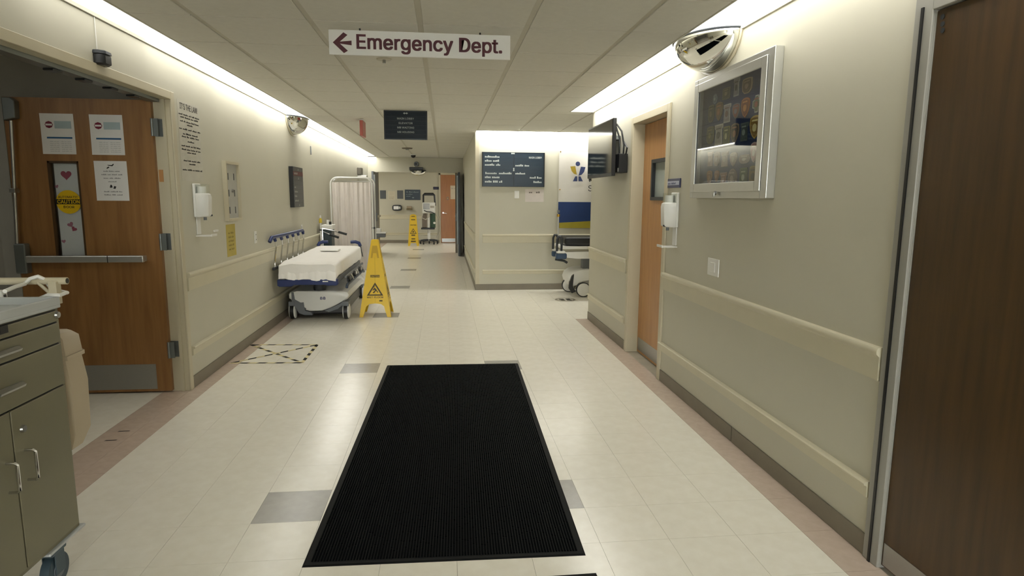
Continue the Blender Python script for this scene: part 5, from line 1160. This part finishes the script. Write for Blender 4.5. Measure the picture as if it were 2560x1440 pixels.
# ================================================================== stretcher parked in the alcove
ys_ = px(1455, 742, 2, 0).y
t = thing('stretcher', 'stretcher with black mattress parked in the alcove by the banner', 'stretcher', (2.9, ys_+.3, 0))
def al(u, v, d=0): return px(u, v, 1, ys_+d)
xh = al(1400, 620).x
B().box(al(1412, 600).x, xh+2.0, ys_-.02, ys_+.60, al(1440, 614).z, al(1440, 594).z, .03).build('mattress', mat('black vinyl', '15171C', .35), t)
B().box(al(1404, 620).x, xh+2.0, ys_-.03, ys_+.6, al(1440, 623).z, al(1440, 615).z, .01).build('deck', M_white, t)
b = B((Vector((0, ys_-.05, 0)), X, Z, -Y)); b.prism([(al(u, v).x, al(u, v).z) for u, v in ((1404, 630), (1475, 628), (1475, 646), (1440, 646), (1404, 642))][::-1]+[], -.06, 0, .004); b.box(al(1475, 630).x, xh+1.9, al(1475, 646).z, al(1475, 628).z, -.06, 0); b.build('side_arm', M_white, t)
for d, (u, v) in ((0, (1398, 640)), (.45, (1388, 634))):
    q = px(u, v, 1, ys_-.07+d)
    hd = thing('end_handle', None, None, Vector((q.x, ys_-.06+d, q.z))-t.location); hd.parent = t
    y_ = ys_-.07+d
    B().box(q.x-.05, q.x+.11, y_-.03, y_+.06, q.z-.045, q.z+.04, .02).build('corner_pad', mat('steel blue pad', '2D4560', .4), hd)
    B().box(q.x-.04, q.x+.09, y_-.03, y_+.06, q.z+.035, q.z+.075, .02).build('pad_cap', M_white, hd)
    b = B(); b.tube([(q.x-.035, y_, q.z+.07), (q.x-.035, y_, q.z+.24), (q.x-.015, y_, q.z+.285), (q.x+.015, y_, q.z+.285), (q.x+.035, y_, q.z+.24), (q.x+.03, y_, q.z+.07)], .017, 8); b.build('grip', M_dark, hd, True)
b = B(); b.tube([tuple(al(1388, 648)), tuple(al(1410, 652)), tuple(al(1418, 657))], .018, 8); b.build('foot_lever', M_dark, t, True)
B().box(al(1465, 660).x, al(1465, 660).x+.16, ys_+.2, ys_+.36, .3, al(1465, 640).z, .01).build('lift_column', M_grey, t)
b = B((Vector((0, ys_+.04, 0)), X, Z, -Y)); cov2 = [(1424, 700), (1428, 689), (1440, 680), (1455, 676), (1478, 675), (1478, 706), (1462, 700), (1448, 703), (1440, 712), (1436, 720), (1428, 718)]
b.prism([(al(u, v).x, al(u, v).z) for u, v in cov2][::-1], -.55, 0, .02); q = al(1478, 690); b.box(q.x, q.x+1.2, .12, al(1478, 676).z, -.55, 0, .02); b.build('base_cover', M_white, t, True)
b = B((Vector((0, ys_+.01, 0)), X, Z, -Y)); b.prism([(al(u, v).x, al(u, v).z) for u, v in ((1430, 690), (1435, 686), (1433, 704), (1431, 716), (1440, 728), (1430, 733), (1423, 722), (1424, 706))][::-1], -.05, .02, .004); b.build('base_bumper', M_black, t)
q = al(1458, 722)
for (x, y) in ((q.x, ys_), (q.x-.12, ys_+.5)): 
    c = thing('caster', None, None, Vector((x, y, 0))-t.location); c.parent = t; r = .108
    B().cyl((x, y-.022, r), (x, y+.022, r), r, n=28).build('tyre', M_black, c, True)
    for s in (-1, 1): 
        b = B(); b.rings([[(x+r*k*math.cos(a), y+s*d, r+r*k*math.sin(a)) for a in (2*math.pi*i/24 for i in range(24))] for d, k in ((.02, .9), (.032, .84), (.038, .5), (.039, .2))]); b.build('wheel_cover', M_white, c, True)
for x in (xh+1.7,):
    for y in (ys_, ys_+.5):
        c = thing('caster', None, None, Vector((x, y, 0))-t.location); c.parent = t; B().cyl((x, y-.022, r), (x, y+.022, r), r, n=28).build('tyre', M_black, c, True)
q = al(1394, 540); b = B(); zt_ = al(1395, 552).z
q = px(1395, 600, 1, ys_+.5)
b.cyl((q.x, ys_+.5, .62), (q.x, ys_+.5, px(1395, 535, 1, ys_+.5).z), .012); b.build('drip_pole', M_alum, t, True)
zt_ = px(1395, 532, 1, ys_+.5).z; B().cyl((q.x, ys_+.5, zt_-.06), (q.x, ys_+.5, zt_-.02), .024).build('pole_clamp', M_brass, t, True); B().cyl((q.x, ys_+.5, zt_-.0), (q.x, ys_+.5, zt_+.04), .02).build('pole_knob', M_grey, t, True)
